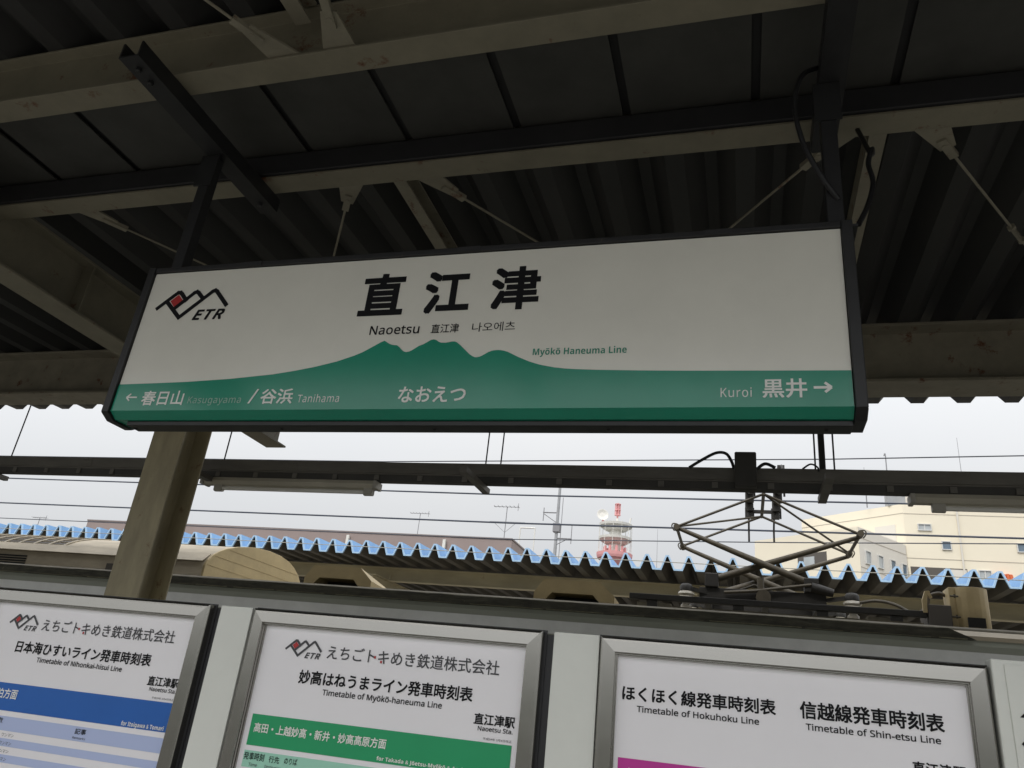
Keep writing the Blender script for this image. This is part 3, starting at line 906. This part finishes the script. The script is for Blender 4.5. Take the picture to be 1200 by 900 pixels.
while x < -7.4:
    for ya, yb in zip(ys_, ys_[1:]):
        za, zb = arch_at(ya), arch_at(yb)
        b.add([(x, ya, za + 0.004), (x + 0.03, ya, za + 0.004), (x + 0.03, yb, zb + 0.004), (x, yb, zb + 0.004), (x, ya, za + 0.014), (x + 0.03, ya, za + 0.014), (x + 0.03, yb, zb + 0.014), (x, yb, zb + 0.014)],
              [(3, 2, 1, 0), (4, 5, 6, 7), (0, 1, 5, 4), (1, 2, 6, 5), (2, 3, 7, 6), (3, 0, 4, 7)])
    x += 0.22
put(b.build('roof_grille', 'train_cream'), rr_)
b = MB()
for ya, yb in zip(ys_, ys_[1:]):
    za, zb = arch_at(ya), arch_at(yb)
    b.add([(X0 + 0.5, ya, za + 0.003), (-7.45, ya, za + 0.003), (-7.45, yb, zb + 0.003), (X0 + 0.5, yb, zb + 0.003)], [(0, 1, 2, 3)])
put(b.build('grille_opening', 'recess_dark'), rr_)
b = MB()
for z in (2.595, 2.622, 2.649, 2.676):
    b.box(X0 + 0.5, -7.75, 6.886, 6.899, z, z + 0.016)
put(b.build('side_louvre', 'dark_gap'), rr_)
b = MB().box(-6.6, -5.9, 6.87, 6.899, 2.56, 2.66)
put(b.build('side_hatch', 'recess_dark'), rr_)
# hooded roof ventilators
def vent(x):
    b = MB()
    fr = [(x, 2.52), (x, 2.655), (x + 0.085, 2.775), (x + 0.60, 2.775), (x + 0.735, 2.655), (x + 0.735, 2.52)]
    ba = [(x + 0.03, 2.5), (x + 0.03, 2.60), (x + 0.1, 2.695), (x + 0.62, 2.695), (x + 0.745, 2.62), (x + 0.745, 2.5)]
    yf, yb_ = 6.9, 7.42
    V = [(p[0], yf, p[1]) for p in fr] + [(p[0], yb_, p[1]) for p in ba]
    inn = [(x + 0.1, 2.52), (x + 0.11, 2.595), (x + 0.165, 2.66), (x + 0.54, 2.66), (x + 0.625, 2.575), (x + 0.63, 2.52)]
    V += [(p[0], yf, p[1]) for p in inn] + [(p[0], yf + 0.25, p[1] - 0.01) for p in inn]
    F = []
    for i in range(5):
        F.append((i, i + 1, 6 + i + 1, 6 + i))
        F.append((i, 12 + i, 12 + i + 1, i + 1))
        F.append((12 + i, 18 + i, 18 + i + 1, 12 + i + 1))
    F.append((6, 7, 8, 9, 10, 11))
    b.add(V, F)
    v = b.build('roof_ventilator', 'train_tan', tr)
    put(MB().prism([(p[0], p[1] - 0.005) for p in inn], 'Y', yf + 0.2, yf + 0.24).build('vent_opening', 'dark_gap'), v)
vent(-4.18)
vent(-1.81)
vent(-9.2 + 12.2)
# long black rail on stubs, equipment box, arrester drum, bracket
b = MB().box(-0.955, 1.43, 6.98, 7.04, 2.665, 2.715)
for x in (-0.76, -0.03, 0.64, 1.2):
    b.box(x - 0.04, x + 0.05, 6.985, 7.035, 2.56, 2.664)
b.build('roof_rail', 'panto_black', tr, bevel=0.004)
MB().box(1.435, 1.60, 6.95, 7.3, 2.55, 2.765).build('equipment_box', 'recess_dark', tr, bevel=0.006)
b = MB()
n = 14
arc = [(1.60, 6.98), (1.64, 6.98)] + [(1.76 + 0.13 * math.sin(R(t)), 7.05 - 0.13 * math.cos(R(t))) for t in range(-60, 181, 20)] + [(1.60, 7.18)]
b.prism(arc, 'Z', 2.585, 2.915)
dr = b.build('arrester_drum', 'train_tan', tr, bevel=0.004, smooth=True)
put(MB().box(1.70, 1.82, 6.905, 6.93, 2.602, 2.675).build('drum_opening', 'dark_gap'), dr)
b = MB()
for z in (2.68, 2.84):
    b.tube([(1.60, 6.955, z), (1.66, 6.955, z)], 0.007, 6).tube([(1.635, 6.958, z - 0.012), (1.635, 6.958, z + 0.016)], 0.008, 6)
put(b.build('drum_latch', 'panto_steel'), dr)
MB().box(1.60, 1.92, 6.9, 7.22, 2.545, 2.582).build('drum_base', 'panto_black', tr)
MB().tube(curve_pts([(1.62, 7.12, 2.86), (1.56, 7.12, 2.885), (1.49, 7.12, 2.86), (1.47, 7.12, 2.80), (1.47, 7.12, 2.74)]), 0.014, 8).build('cable_pipe', 'panto_steel', tr, smooth=True)
MB().prism([(1.40, 2.70), (1.40, 2.80), (1.425, 2.87), (1.455, 2.875), (1.475, 2.82), (1.46, 2.815), (1.44, 2.84), (1.43, 2.76), (1.43, 2.70)], 'Y', 6.96, 7.0).build('bracket', 'train_tan', tr)
MB().tube(curve_pts([(0.98, 7.3, 2.80), (1.1, 7.25, 2.815), (1.22, 7.2, 2.79), (1.32, 7.15, 2.73), (1.38, 7.1, 2.68)]), 0.013, 8).build('cable_pipe', 'panto_steel', tr, smooth=True)
b = MB()
for (xa, xb, ya, yb, za, zb) in ((-0.65, 1.35, 6.75, 6.82, 2.56, 2.585), (-0.2, 0.9, 6.86, 6.94, 2.57, 2.60), (-0.9, -0.6, 7.1, 7.3, 2.6, 2.66), (1.0, 1.3, 7.1, 7.4, 2.6, 2.66), (-0.3, 0.2, 6.6, 6.7, 2.55, 2.565)):
    b.box(xa, xb, ya, yb, za, zb)
b.build('roof_fitting', 'train_roof', tr)

# ---- pantograph
pg = bpy.data.objects.new('pantograph', None)
col.objects.link(pg)
pg.parent = tr
pg.location = Vector((0.22, TC, 2.7)) - worldloc(tr)
YN, YF = 7.42, 8.25
b = MB()
for yy in (YN - 0.03, YF - 0.03):
    b.box(-0.37, 0.72, yy, yy + 0.06, 2.765, 2.872)
for x in (-0.34, 0.19, 0.66):
    b.box(x, x + 0.06, YN, YF, 2.78, 2.86)
b.build('base_frame', 'panto_black', pg, bevel=0.004)
for x in (-0.485, 0.925):
    for yy in (7.35, 8.35):
        MB().lathe((x, yy, 2.64), [(0.05, 0), (0.05, 0.05), (0.035, 0.06), (0.035, 0.085), (0.08, 0.1), (0.085, 0.115), (0.06, 0.135), (0.075, 0.15), (0.07, 0.165), (0.05, 0.18)], 18).build('insulator', 'porcelain', pg, smooth=True)
        MB().lathe((x, yy, 2.82), [(0.058, 0), (0.06, 0.04), (0.045, 0.06), (0.03, 0.065)], 16).build('insulator_cap', 'panto_black', pg, smooth=True)
        s = -1 if x > 0 else 1
        MB().bar((x, yy, 2.85), (x + s * 0.2, 7.42 if yy < 8 else 8.25, 2.82), 0.05, 0.03).build('mount_arm', 'panto_black', pg)
EL, ER, EZ, PZ, TX, TZ_ = -0.586, 1.04, 3.425, 2.945, 0.218, 3.78
for yy in (YN, YF):
    MB().tube([(EL, yy, EZ), (0.575, yy, PZ + 0.02)], 0.02, 10, 0.037).build('lower_arm', 'panto_steel', pg, smooth=True)
    MB().tube([(ER, yy + 0.06, EZ - 0.01), (-0.235, yy + 0.06, PZ + 0.02)], 0.02, 10, 0.037).build('lower_arm', 'panto_steel', pg, smooth=True)
    MB().tube([(EL, yy, EZ + 0.01), (TX, yy, TZ_)], 0.0125, 8).build('upper_arm', 'panto_steel', pg, smooth=True)
    MB().tube([(ER, yy, EZ), (TX, yy, TZ_)], 0.0125, 8).build('upper_arm', 'panto_steel', pg, smooth=True)
for s, ex in ((-1, EL), (1, ER)):
    MB().tube([(ex, YN - 0.02, EZ), (ex, YF + 0.04, EZ)], 0.016, 8).build('elbow_shaft', 'panto_steel', pg)
    MB().tube([(ex, YN if s < 0 else YF, EZ + 0.01), (TX, YF if s < 0 else YN, TZ_)], 0.0105, 8).build('diagonal_brace', 'panto_steel', pg)
    for yy in (YN, YF):
        b = MB().tube([(ex, yy - 0.045, EZ), (ex, yy + 0.045, EZ)], 0.03, 10)
        b.tube(curve_pts([(ex, yy - 0.03, EZ + 0.03), (ex + s * 0.035, yy - 0.03, EZ + 0.03), (ex + s * 0.045, yy - 0.03, EZ), (ex + s * 0.02, yy - 0.03, EZ - 0.04)]), 0.006, 6)
        b.build('elbow_joint', 'panto_steel', pg, smooth=True)
MB().tube([(TX, YN - 0.02, TZ_), (TX, YF + 0.02, TZ_)], 0.016, 8).build('top_shaft', 'panto_steel', pg)
for px_ in (-0.26, 0.60):
    b = MB().box(px_ - 0.06, px_ + 0.06, YN - 0.06, YN + 0.06, 2.874, 3.0)
    b.box(px_ - 0.06, px_ + 0.06, YF - 0.06, YF + 0.06, 2.874, 3.0)
    b.tube([(px_, YN, 2.93), (px_, YF, 2.93)], 0.03, 10)
    b.build('pivot_block', 'panto_black', pg, bevel=0.008)
MB().tube([(-0.15, 7.36, 2.83), (0.1, 7.36, 2.855), (0.6, 7.36, 2.94)], 0.014, 8).build('balance_rod', 'panto_steel', pg, smooth=True)
MB().tube([(-0.1, 7.6, 2.86), (0.12, 7.6, 2.95), (0.35, 7.6, 2.87)], 0.012, 8).build('balance_rod', 'panto_steel', pg, smooth=True)
b = MB().tube([(0.19, 7.30, 2.80), (0.19, 7.36, 2.80)], 0.065, 16)
b.tube([(0.17, 7.38, 2.86), (0.17, 7.38, 2.98)], 0.03, 8)
b.build('spring_drum', 'panto_steel', pg, smooth=True)
MB().tube([(0.60, 7.38, 2.92), (0.78, 7.38, 2.88)], 0.05, 12, 0.035).build('air_cylinder', 'panto_black', pg, smooth=True)
# collector head: two carbon strips across the track with drooping horns
HZ = 3.93
for x in (0.095, 0.365):
    b = MB()
    b.bar((x, 7.05, HZ), (x, 8.75, HZ), 0.062, 0.04)
    b.bar((x, 7.15, HZ + 0.024), (x, 8.65, HZ + 0.024), 0.032, 0.014)
    for yy in (7.2, 7.5, 7.85, 8.2, 8.5):
        b.box(x - 0.042, x + 0.042, yy, yy + 0.06, HZ - 0.10, HZ + 0.01)
    b.build('collector_strip', 'panto_black', pg)
    for ya, yb in ((7.05, 6.85), (8.75, 9.0)):
        s = 1 if yb > ya else -1
        MB().tube(curve_pts([(x, ya - s * 0.05, HZ), (x, ya + s * 0.1, HZ - 0.02), (x, yb, HZ - 0.1), (x, yb + s * 0.03, HZ - 0.24)]), 0.011, 8).build('horn', 'panto_black', pg, smooth=True)
b = MB()
for yy in (YN, YF):
    b.bar((0.08, yy, HZ - 0.10), (0.37, yy, HZ - 0.10), 0.04, 0.03)
    b.bar((TX, yy, TZ_), (TX, yy, HZ - 0.09), 0.025)
    for x in (0.095, 0.365):
        b.tube([(x, yy, HZ - 0.15), (x, yy, HZ - 0.01)], 0.02, 8)
        b.tube([(x + 0.04, yy, HZ - 0.17), (x + 0.04, yy, HZ - 0.06)], 0.01, 6)
b.build('head_suspension', 'panto_black', pg)

# ================================================================== OPPOSITE PLATFORM CANOPY
oc = thing('far_platform_canopy', 'blue zigzag edged canopy roof of the opposite platform behind the train', 'canopy roof', (-5, 15, 0))
OZ, OH = 4.085, 0.222
far_fold = fold(-42, 16, 0.347, OH, 0.04, 0.09, 0, 0.006)
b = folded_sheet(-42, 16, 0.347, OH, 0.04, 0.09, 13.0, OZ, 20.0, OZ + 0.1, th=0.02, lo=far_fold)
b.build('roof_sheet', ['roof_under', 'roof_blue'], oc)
b = MB()
pts = [(x, z + OZ) for x, z in far_fold]
def mitre(pts, w):
    o = []
    for i, p in enumerate(pts):
        p = Vector(p)
        a = (p - Vector(pts[i - 1])).normalized() if i else None
        c_ = (Vector(pts[i + 1]) - p).normalized() if i < len(pts) - 1 else None
        a = a or c_
        c_ = c_ or a
        n1, n2 = Vector((-a.y, a.x)), Vector((-c_.y, c_.x))
        m_ = (n1 + n2).normalized()
        o.append((p, m_ * w / max(0.4, m_.dot(n1))))
    return o
mm = mitre(pts, 0.013)
V = []
for p, o_ in mm:
    lo, hi = p - o_, p + o_
    V += [(lo.x, 12.965, lo.y), (hi.x, 12.965, hi.y), (hi.x, 12.998, hi.y), (lo.x, 12.998, lo.y)]
F = []
for i in range(len(mm) - 1):
    for k in range(4):
        F.append((i * 4 + k, i * 4 + (k + 1) % 4, (i + 1) * 4 + (k + 1) % 4, (i + 1) * 4 + k))
b.add(V, F)
b.build('edge_trim', 'trim_blue', oc)
MB().prism(ibeam(0.15, 0.27, 0.014, 0.01, 14.25, 3.795), 'X', -42, 16).build('eave_beam', 'far_beam', oc)
MB().prism(ibeam(0.15, 0.27, 0.014, 0.01, 18.5, 3.85), 'X', -42, 16).build('eave_beam', 'far_beam', oc)
for x in (-36.8, -30.8, -24.8, -18.8, -12.8, -6.8, -0.79, 5.2, 11.2):
    MB().prism(ibeam(0.15, 0.22, 0.012, 0.01, x, 3.6), 'Y', 13.6, 19.2).build('cross_rafter', 'far_beam', oc)
    MB().box(x - 0.09, x + 0.09, 16.3, 16.5, 0.002, 3.6).build('column', 'far_beam', oc)
    b = MB().box(x + 0.1, x + 0.115, 14.16, 14.172, 3.795, 4.065)
    for k in range(3):
        b.box(x + 0.13, x + 0.15, 14.162, 14.174, 3.84 + 0.07 * k, 3.86 + 0.07 * k)
    b.build('splice_plate', 'far_beam', oc)
g = MB().tube([(-40, 11.6, 3.93), (-10, 11.6, 3.93), (14, 11.6, 3.92)], 0.006, 6)
tag(g.build('overhead_wire', 'wire_pale'), 'thin wire running just in front of the blue zigzag roof edge', 'overhead wire', 'overhead wires across the sky')

# ================================================================== OVERHEAD WIRES
def wire(pts, r, label):
    tag(MB().tube(pts, r, 6).build('overhead_wire', 'wire'), label, 'overhead wire', 'overhead wires across the sky')
wire([(-30, 7.85, 4.17), (-0.513 * 7.85, 7.85, 1.6 + 0.3294 * 7.85), (0.86, 7.85, 1.6 + 0.342 * 7.85), (0.3286 * 7.85, 7.85, 1.6 + 0.3495 * 7.85), (12, 7.85, 4.52)], 0.006, 'highest wire, just above the dark raceway')
wire([(-45, 7.85, 3.975), (-6, 7.85, 3.975), (16, 7.85, 3.975)], 0.007, 'contact wire touching the top of the pantograph')
wire([(-60, 22, 1.6 + 0.2897 * 22), (-1.2449 * 22, 22, 1.6 + 0.2885 * 22), (-0.3066 * 22, 22, 1.6 + 0.2834 * 22), (0.3197 * 22, 22, 1.6 + 0.2868 * 22), (30, 22, 8.1)], 0.024, 'wire just below the raceway and the fluorescent lamps')
wire([(-60, 22.2, 7.05), (-1.2237 * 22.2, 22.2, 1.6 + 0.2445 * 22.2), (-0.3023 * 22.2, 22.2, 1.6 + 0.2434 * 22.2), (0.3136 * 22.2, 22.2, 1.6 + 0.2486 * 22.2), (30, 22.2, 7.2)], 0.026, 'middle wire crossing the sky behind the pantograph elbows')
wire([(-60, 26, 7.2), (-1.211 * 26, 26, 1.6 + 0.218 * 26), (-0.2999 * 26, 26, 1.6 + 0.2209 * 26), (0.035 * 26, 26, 1.6 + 0.2315 * 26), (0.313 * 26, 26, 1.6 + 0.2422 * 26), (40, 26, 8.3)], 0.017, 'lowest thin wire crossing the sky over the brown roof')

# ================================================================== FAR BUILDINGS
bb = thing('brown_building', 'long low mauve brown building with a flat roof beyond the blue canopy', 'building', (-30, 52, -1.1))
MB().box(-46, -13.55, 45.05, 58.5, -1.1, 10.55).build('wall', 'brown_wall', bb)
b = MB().box(-46.1, -13.5, 45.0, 58.6, 10.554, 11.5)
b.build('parapet', 'brown_roof', bb)
MB().box(-46.15, -13.46, 44.96, 58.65, 11.504, 11.6).build('parapet_cap', 'brown_wall', bb)
for x in (-24.6, -17.85):
    MB().box(x - 0.09, x + 0.09, 44.78, 44.95, 8.5, 11.3).build('downpipe', 'tower_white', bb)
b = MB()
for x in (-13.9, -12.9):
    b.tube([(x, 48.0, 11.6 if x < -13.5 else 10.9), (x, 48.0, 13.0)], 0.05, 6)
b.tube([(-13.9, 48.0, 13.0), (-12.9, 48.0, 13.0)], 0.05, 6)
b.build('roof_ladder', 'tower_white', bb)
def tv(x, y, z0, h, label, sc=1.0, two=True):
    t = thing('tv_antenna', label, 'TV antenna', (x, y, z0), 'rooftop TV antennas')
    MB().tube([(x, y, z0), (x, y, z0 + h)], 0.03 * sc, 6).build('mast', 'antenna', t)
    b = MB().tube([(x - 0.9 * sc, y, z0 + h), (x + 0.8 * sc, y, z0 + h)], 0.02 * sc, 6)
    for k in range(7):
        xx = x - 0.85 * sc + k * 0.27 * sc
        b.tube([(xx, y - 0.25 * sc, z0 + h + 0.02), (xx, y + 0.25 * sc, z0 + h + 0.02)], 0.014 * sc, 6)
    b.tube([(x + 0.75 * sc, y, z0 + h - 0.25 * sc), (x + 0.75 * sc, y, z0 + h + 0.25 * sc)], 0.02 * sc, 6)
    b.build('boom', 'antenna', t)
    if two:
        b = MB().tube([(x - 1.1 * sc, y, z0 + h - 1.0 * sc), (x + 1.3 * sc, y, z0 + h - 1.0 * sc)], 0.02 * sc, 6)
        b.tube([(x - 0.8 * sc, y, z0 + h - 1.05 * sc), (x, y, z0 + h - 1.7 * sc), (x + 0.7 * sc, y, z0 + h - 1.05 * sc)], 0.015 * sc, 6)
        b.build('lower_boom', 'antenna', t)
tv(-0.4405 * 47, 47, 11.604, 1.85, 'small rooftop TV antenna on the brown roof, nearer the pillar', 0.8, False)
tv(-0.3115 * 47, 47, 11.604, 2.5, 'rooftop TV antenna with two crossed booms on the brown roof end', 1.0)
tv(-1.125 * 47, 47, 8.0, 4.0, 'small TV antenna far left beyond the pillar above the blue roof edge', 0.8, False)
b = MB().box(-58, -50, 46, 52, -1.1, 7.996)
tag(b.build('low_building', 'brown_wall'), 'low brown building hidden behind the far left of the blue canopy', 'building')

ms = thing('utility_pole', 'grey concrete pole with antenna arms rising behind the blue canopy', 'utility pole', (-0.2395 * 60, 60, -1.1))
PX = -0.2385 * 60
MB().tube([(PX, 60, -1.1), (PX, 60, 20.0)], 0.19, 12, 0.11).build('pole', 'mast_grey', ms, smooth=True)
b = MB().tube([(PX - 1.25, 60, 17.2), (PX, 60, 17.2)], 0.05, 6).tube([(PX - 1.2, 60, 16.5), (PX - 1.2, 60, 17.6)], 0.04, 6).tube([(PX - 1.2, 60, 17.1), (PX - 0.1, 60, 16.4)], 0.03, 6)
b.tube([(PX, 60, 15.1), (PX + 1.3, 60, 15.1)], 0.05, 6).tube([(PX + 1.25, 60, 14.7), (PX + 1.25, 60, 16.3)], 0.035, 6).tube([(PX + 0.1, 60, 14.6), (PX + 0.9, 60, 15.05)], 0.03, 6)
b.build('cross_arm', 'antenna', ms)
b = MB().box(PX - 0.28, PX + 0.28, 59.75, 60.25, 15.6, 16.3).tube([(PX + 0.35, 60, 13), (PX + 0.35, 60, 18.5)], 0.03, 6)
b.build('pole_bracket', 'antenna', ms)

# ---- red and white communications tower
TD = 190
tw = thing('communications_tower', 'red and white communications tower with round platforms and a dish', 'tower', (-0.158 * TD, TD, -1.1))
tx = -0.1585 * TD
def dz(k):
    return 1.6 + k * TD
MB().lathe((tx, TD, 0), [(1.6, -1.1), (1.5, dz(0.16)), (1.6, dz(0.186)), (3.9, dz(0.2005))], 20).build('red_base', 'tower_red_hazed', tw)
MB().lathe((tx, TD, 0), [(4.2, dz(0.2005)), (4.4, dz(0.2035)), (4.5, dz(0.2075)), (4.2, dz(0.2078))], 24).build('red_platform', 'tower_red_hazed', tw)
MB().lathe((tx, TD, 0), [(1.7, dz(0.207)), (1.5, dz(0.226)), (1.3, dz(0.243))], 16).build('shaft', 'tower_white', tw)
b = MB()
for k in range(10):
    a = 2 * math.pi * k / 10
    b.tube([(tx + 2.6 * math.cos(a), TD + 2.6 * math.sin(a), dz(0.2079)), (tx + 2.6 * math.cos(a), TD + 2.6 * math.sin(a), dz(0.2165))], 0.35, 6)
b.build('red_antenna_panel', 'tower_red_hazed', tw)
for z in (0.2255, 0.2435):
    MB().lathe((tx, TD, 0), [(2.6, dz(z - 0.005)), (4.1, dz(z)), (4.2, dz(z + 0.003)), (2.0, dz(z + 0.0035))], 24).build('white_platform', 'tower_white', tw)
b = MB()
for k in range(12):
    a = 2 * math.pi * k / 12
    b.tube([(tx + 4.1 * math.cos(a), TD + 4.1 * math.sin(a), dz(0.207)), (tx + 4.1 * math.cos(a), TD + 4.1 * math.sin(a), dz(0.248))], 0.07, 5)
b.build('railing_post', 'tower_white', tw)
b = MB().tube([(tx + 0.3, TD, dz(0.2455)), (tx + 0.3, TD, dz(0.255))], 0.35, 8)
b.build('antenna_stub', 'tower_white', tw)
b = MB().tube([(tx + 0.3, TD, dz(0.2505)), (tx + 0.3, TD, dz(0.276))], 0.22, 8)
for k in range(6):
    a = 2 * math.pi * k / 6
    b.tube([(tx + 0.3 + 0.65 * math.cos(a), TD + 0.65 * math.sin(a), dz(0.259)), (tx + 0.3 + 0.65 * math.cos(a), TD + 0.65 * math.sin(a), dz(0.275))], 0.11, 5)
for z in (0.259, 0.266, 0.274):
    b.lathe((tx + 0.3, TD, dz(z)), [(0.78, 0), (0.78, 0.15)], 12)
b.build('red_antenna', 'tower_red_hazed', tw)
b = MB().lathe((0, 0, 0), [(0.2, 0), (1.0, 0.2), (1.5, 0.65), (1.4, 0.65), (0.7, 0.36)], 20)
dish = b.build('dish', 'tower_white', tw, xf=Matrix.Translation((tx - 3.6, TD, dz(0.2585))) @ Matrix.Rotation(R(20), 4, 'Z') @ Matrix.Rotation(R(80), 4, 'X') @ Matrix.Scale(1.0, 4))
MB().tube([(tx - 3.4, TD + 0.3, dz(0.2465)), (tx - 3.4, TD + 0.3, dz(0.256))], 0.3, 8).build('dish_mount', 'tower_red_hazed', tw)
MB().tube([(tx + 3.4, TD, dz(0.2465)), (tx + 3.7, TD, dz(0.256))], 0.22, 6).build('small_antenna', 'tower_white', tw)

# ---- cream building
cb = thing('cream_building', 'large cream office building with small windows behind the pantograph', 'building', (20, 85, -1.1))
D0 = Vector((-0.7668, 0.6419, 0))
DR = Vector((0.6135, 0.7897, 0))
C0 = Vector((13.30, 70, 0))                      # main corner
N0 = Vector((0.6419, 0.7668, 0))
def poly_block(name, pts, z0, z1, m, parent):
    return MB().prism([(p.x, p.y) for p in pts], 'Z', z0, z1).build(name, m, parent)
TT = 21.6
farL = C0 + D0 * 10.0
poly_block('main_block', [C0, Vector((60, 70, 0)), Vector((60, 95, 0)), farL + Vector((12, 14, 0)), farL], -1.1, TT, 'cream_wall', cb)
b = MB()
b.prism([(C0.x + 0.5, C0.y + 1.5), (50, 71.5), (50, 80), (C0.x + 5, 80)], 'Z', TT + 0.004, TT + 1.6)
b.build('roof_house', 'cream_grey', cb)
# front wing
W = Vector((8.9, 64.4, 0))
WL = W + D0 * 9.98
k = (70 - W.y) / DR.y
WR = W + DR * k
wing = poly_block('wing', [W, W + DR * (k - 0.02), Vector((WR.x - 0.15, 70.0, 0)) + D0 * 0.2 - N0 * 0.05, WL + N0 * 5.0, WL], -1.1, 18.07, 'cream_grey', cb)
MB().prism([((p - N0 * 0.05).x, (p - N0 * 0.05).y) for p in (W, WL, WL + N0 * 0.04, W + N0 * 0.04)], 'Z', -1.1, 18.06).build('wing_front', 'cream_wall', cb)
def on(origin, d, n, a0, a1, z0, z1, depth):
    """box lying on a wall: origin + d*a, pushed out along n"""
    b = MB()
    p = [origin + d * a0, origin + d * a1]
    q = [v + n * depth for v in p]
    b.add([(p[0].x, p[0].y, z0), (p[1].x, p[1].y, z0), (q[1].x, q[1].y, z0), (q[0].x, q[0].y, z0), (p[0].x, p[0].y, z1), (p[1].x, p[1].y, z1), (q[1].x, q[1].y, z1), (q[0].x, q[0].y, z1)],
          [(3, 2, 1, 0), (4, 5, 6, 7), (0, 1, 5, 4), (1, 2, 6, 5), (2, 3, 7, 6), (3, 0, 4, 7)])
    return b
F1O, F1D, F1N = Vector((0, 70, 0)), Vector((1, 0, 0)), Vector((0, -1, 0))
def window(origin, d, n, a0, a1, z0, z1, glass='glass', fr=0.09, mull=True):
    b = on(origin, d, n, a0 - fr, a1 + fr, z0 - fr, z0, 0.12)
    for t in ((a0 - fr, a1 + fr, z1, z1 + fr), (a0 - fr, a0, z0, z1), (a1, a1 + fr, z0, z1)):
        c = on(origin, d, n, *t, 0.12)
        b.add(c.v, c.f)
    if mull:
        m_ = (a0 + a1) / 2
        c = on(origin, d, n, m_ - 0.04, m_ + 0.04, z0, z1, 0.08)
        b.add(c.v, c.f)
    w = b.build('window', 'window_frame', cb)
    put(on(origin, d, n, a0, a1, z0, z1, 0.03).build('pane', glass), w)

for a0, a1, z0, z1, g, mu in ((14.37, 15.27, 19.4, 19.85, 'glass_pale', True), (16.02, 16.6, 17.85, 18.45, 'glass', False), (21.45, 22.05, 17.9, 18.5, 'glass', False),
                              (18.44, 19.25, 15.3, 16.2, 'glass_pale', True), (25.5, 26.1, 17.9, 18.5, 'glass', False), (22.0, 22.8, 15.3, 16.2, 'glass_pale', True)):
    window(F1O, F1D, F1N, a0, a1, z0, z1, g, 0.07, mu)
WN = Vector((0.7897, -0.6135, 0))
for a0 in (0.72, 2.5, 4.35, 6.08):
    window(W, DR, WN, a0, a0 + 0.66, 15.35, 16.28, 'glass_pale' if a0 < 4 else 'glass', 0.06, False)
# covered balcony cut low into the main wall, its rail, pale louvre and expansion joints
bal = on(F1O, F1D, F1N, 13.45, 17.6, 14.6, 16.3, 0.02).build('balcony_recess', 'recess_dark', cb)
put(on(F1O, F1D, F1N, 15.9, 17.55, 14.6, 16.2, 0.06).build('balcony_wall', 'cream_grey'), bal)
b = on(F1O, F1D, F1N, 14.0, 14.6, 14.6, 15.6, 0.06)
put(b.build('pale_door', 'cream_wall'), bal)
b = on(F1O, F1D, F1N, 13.32, 60, 16.98, 17.03, 0.02)
for t in ((13.32, 60, 20.74, 20.79),):
    c = on(F1O, F1D, F1N, *t, 0.02)
    b.add(c.v, c.f)
for z in (20.78, 17.0):
    c = on(C0, D0, -N0, 0.0, 10.0, z, z + 0.05, 0.02)
    b.add(c.v, c.f)
for z in (17.2, 14.9):
    c = on(W, DR, WN, 0.0, 7.0, z, z + 0.05, 0.02)
    b.add(c.v, c.f)
b.build('wall_joint', 'joint', cb)
on(C0, D0, -N0, 0.78, 2.65, 18.5, 19.92, 0.03).build('louvre_panel', 'cream_grey', cb)
on(W - N0 * 0.05, D0, -N0, 2.87, 5.6, 15.4, 16.4, 0.02).build('terrace_recess', 'recess_dark', cb)
on(W - N0 * 0.05, D0, -N0, 4.0, 5.0, 15.3, 16.1, 0.06).build('terrace_door', 'glass_pale', cb)
for x in (17.3, 24.0):
    b = on(F1O, F1D, F1N, x, x + 0.12, -1.0, TT - 0.2, 0.14)
    b.build('downpipe', 'cream_grey', cb)
b = MB()
b.prism([(0, 0), (0.6, 0), (0.6, 0.25), (0, 0.25)], 'Z', TT + 0.003, TT + 0.12)
b.build('roof_hatch', 'recess_dark', cb, xf=Matrix.Translation((7.6, 75.2, 0)))
b = MB().box(12.3, 13.7, 70.6, 72.0, TT + 0.004, TT + 1.2)
b.build('roof_plant', 'mast_grey', cb)

oe = thing('orange_screen', 'small orange slatted screen on the cream building, above the tan drum', 'screen', (20.2, 69.6, 15.2))
b = MB()
for k in range(4):
    b.box(19.75 + 0.22 * k, 19.94 + 0.22 * k, 69.4, 69.6, 15.2, 15.95 - 0.03 * (k % 2))
b.build('slat_panel', 'orange', oe)
MB().box(19.7, 20.7, 69.62, 69.98, 15.15, 15.9).build('backing', 'orange', oe)

def whip(x, y, z0, z1, label, r=0.03):
    t = thing('whip_antenna', label, 'whip antenna', (x, y, z0), 'thin whip antennas on roofs')
    MB().tube([(x, y, z0), (x, y, z0 + (z1 - z0) * 0.4)], r * 1.6, 6).build('base_tube', 'antenna', t)
    MB().tube([(x, y, z0 + (z1 - z0) * 0.4), (x, y, z1)], r, 6, r * 0.5).build('whip', 'antenna', t)
whip(0.1505 * 71.5, 71.5, TT + 0.004, 1.6 + 0.332 * 71.5, 'thin whip antenna on the cream building roof, just left of its corner')
whip(0.259 * 74, 74, TT + 0.004, 1.6 + 0.372 * 74, 'tall thin whip antenna above the raceway at the right')
whip(-0.1035 * 90, 90, 14.0, 1.6 + 0.243 * 90, 'short pole antenna right of the red and white tower')
b = MB().tube(curve_pts([(0.1755 * 72, 72, TT + 0.004), (0.1765 * 72, 72, 1.6 + 0.345 * 72), (0.1745 * 72, 72, 1.6 + 0.3475 * 72)]), 0.05, 6)
tag(b.build('vent_pipe', 'antenna'), 'pale bent vent pipe on the cream roof showing above the raceway', 'pipe')
b = MB().box(-0.112 * 90 - 1.2, -0.112 * 90 + 1.8, 90, 96, -1.1, 13.996)
b.build('tank_house', 'tower_white')
o = bpy.data.objects['tank_house']
tag(o, 'pale rooftop block just right of the red and white tower', 'building')
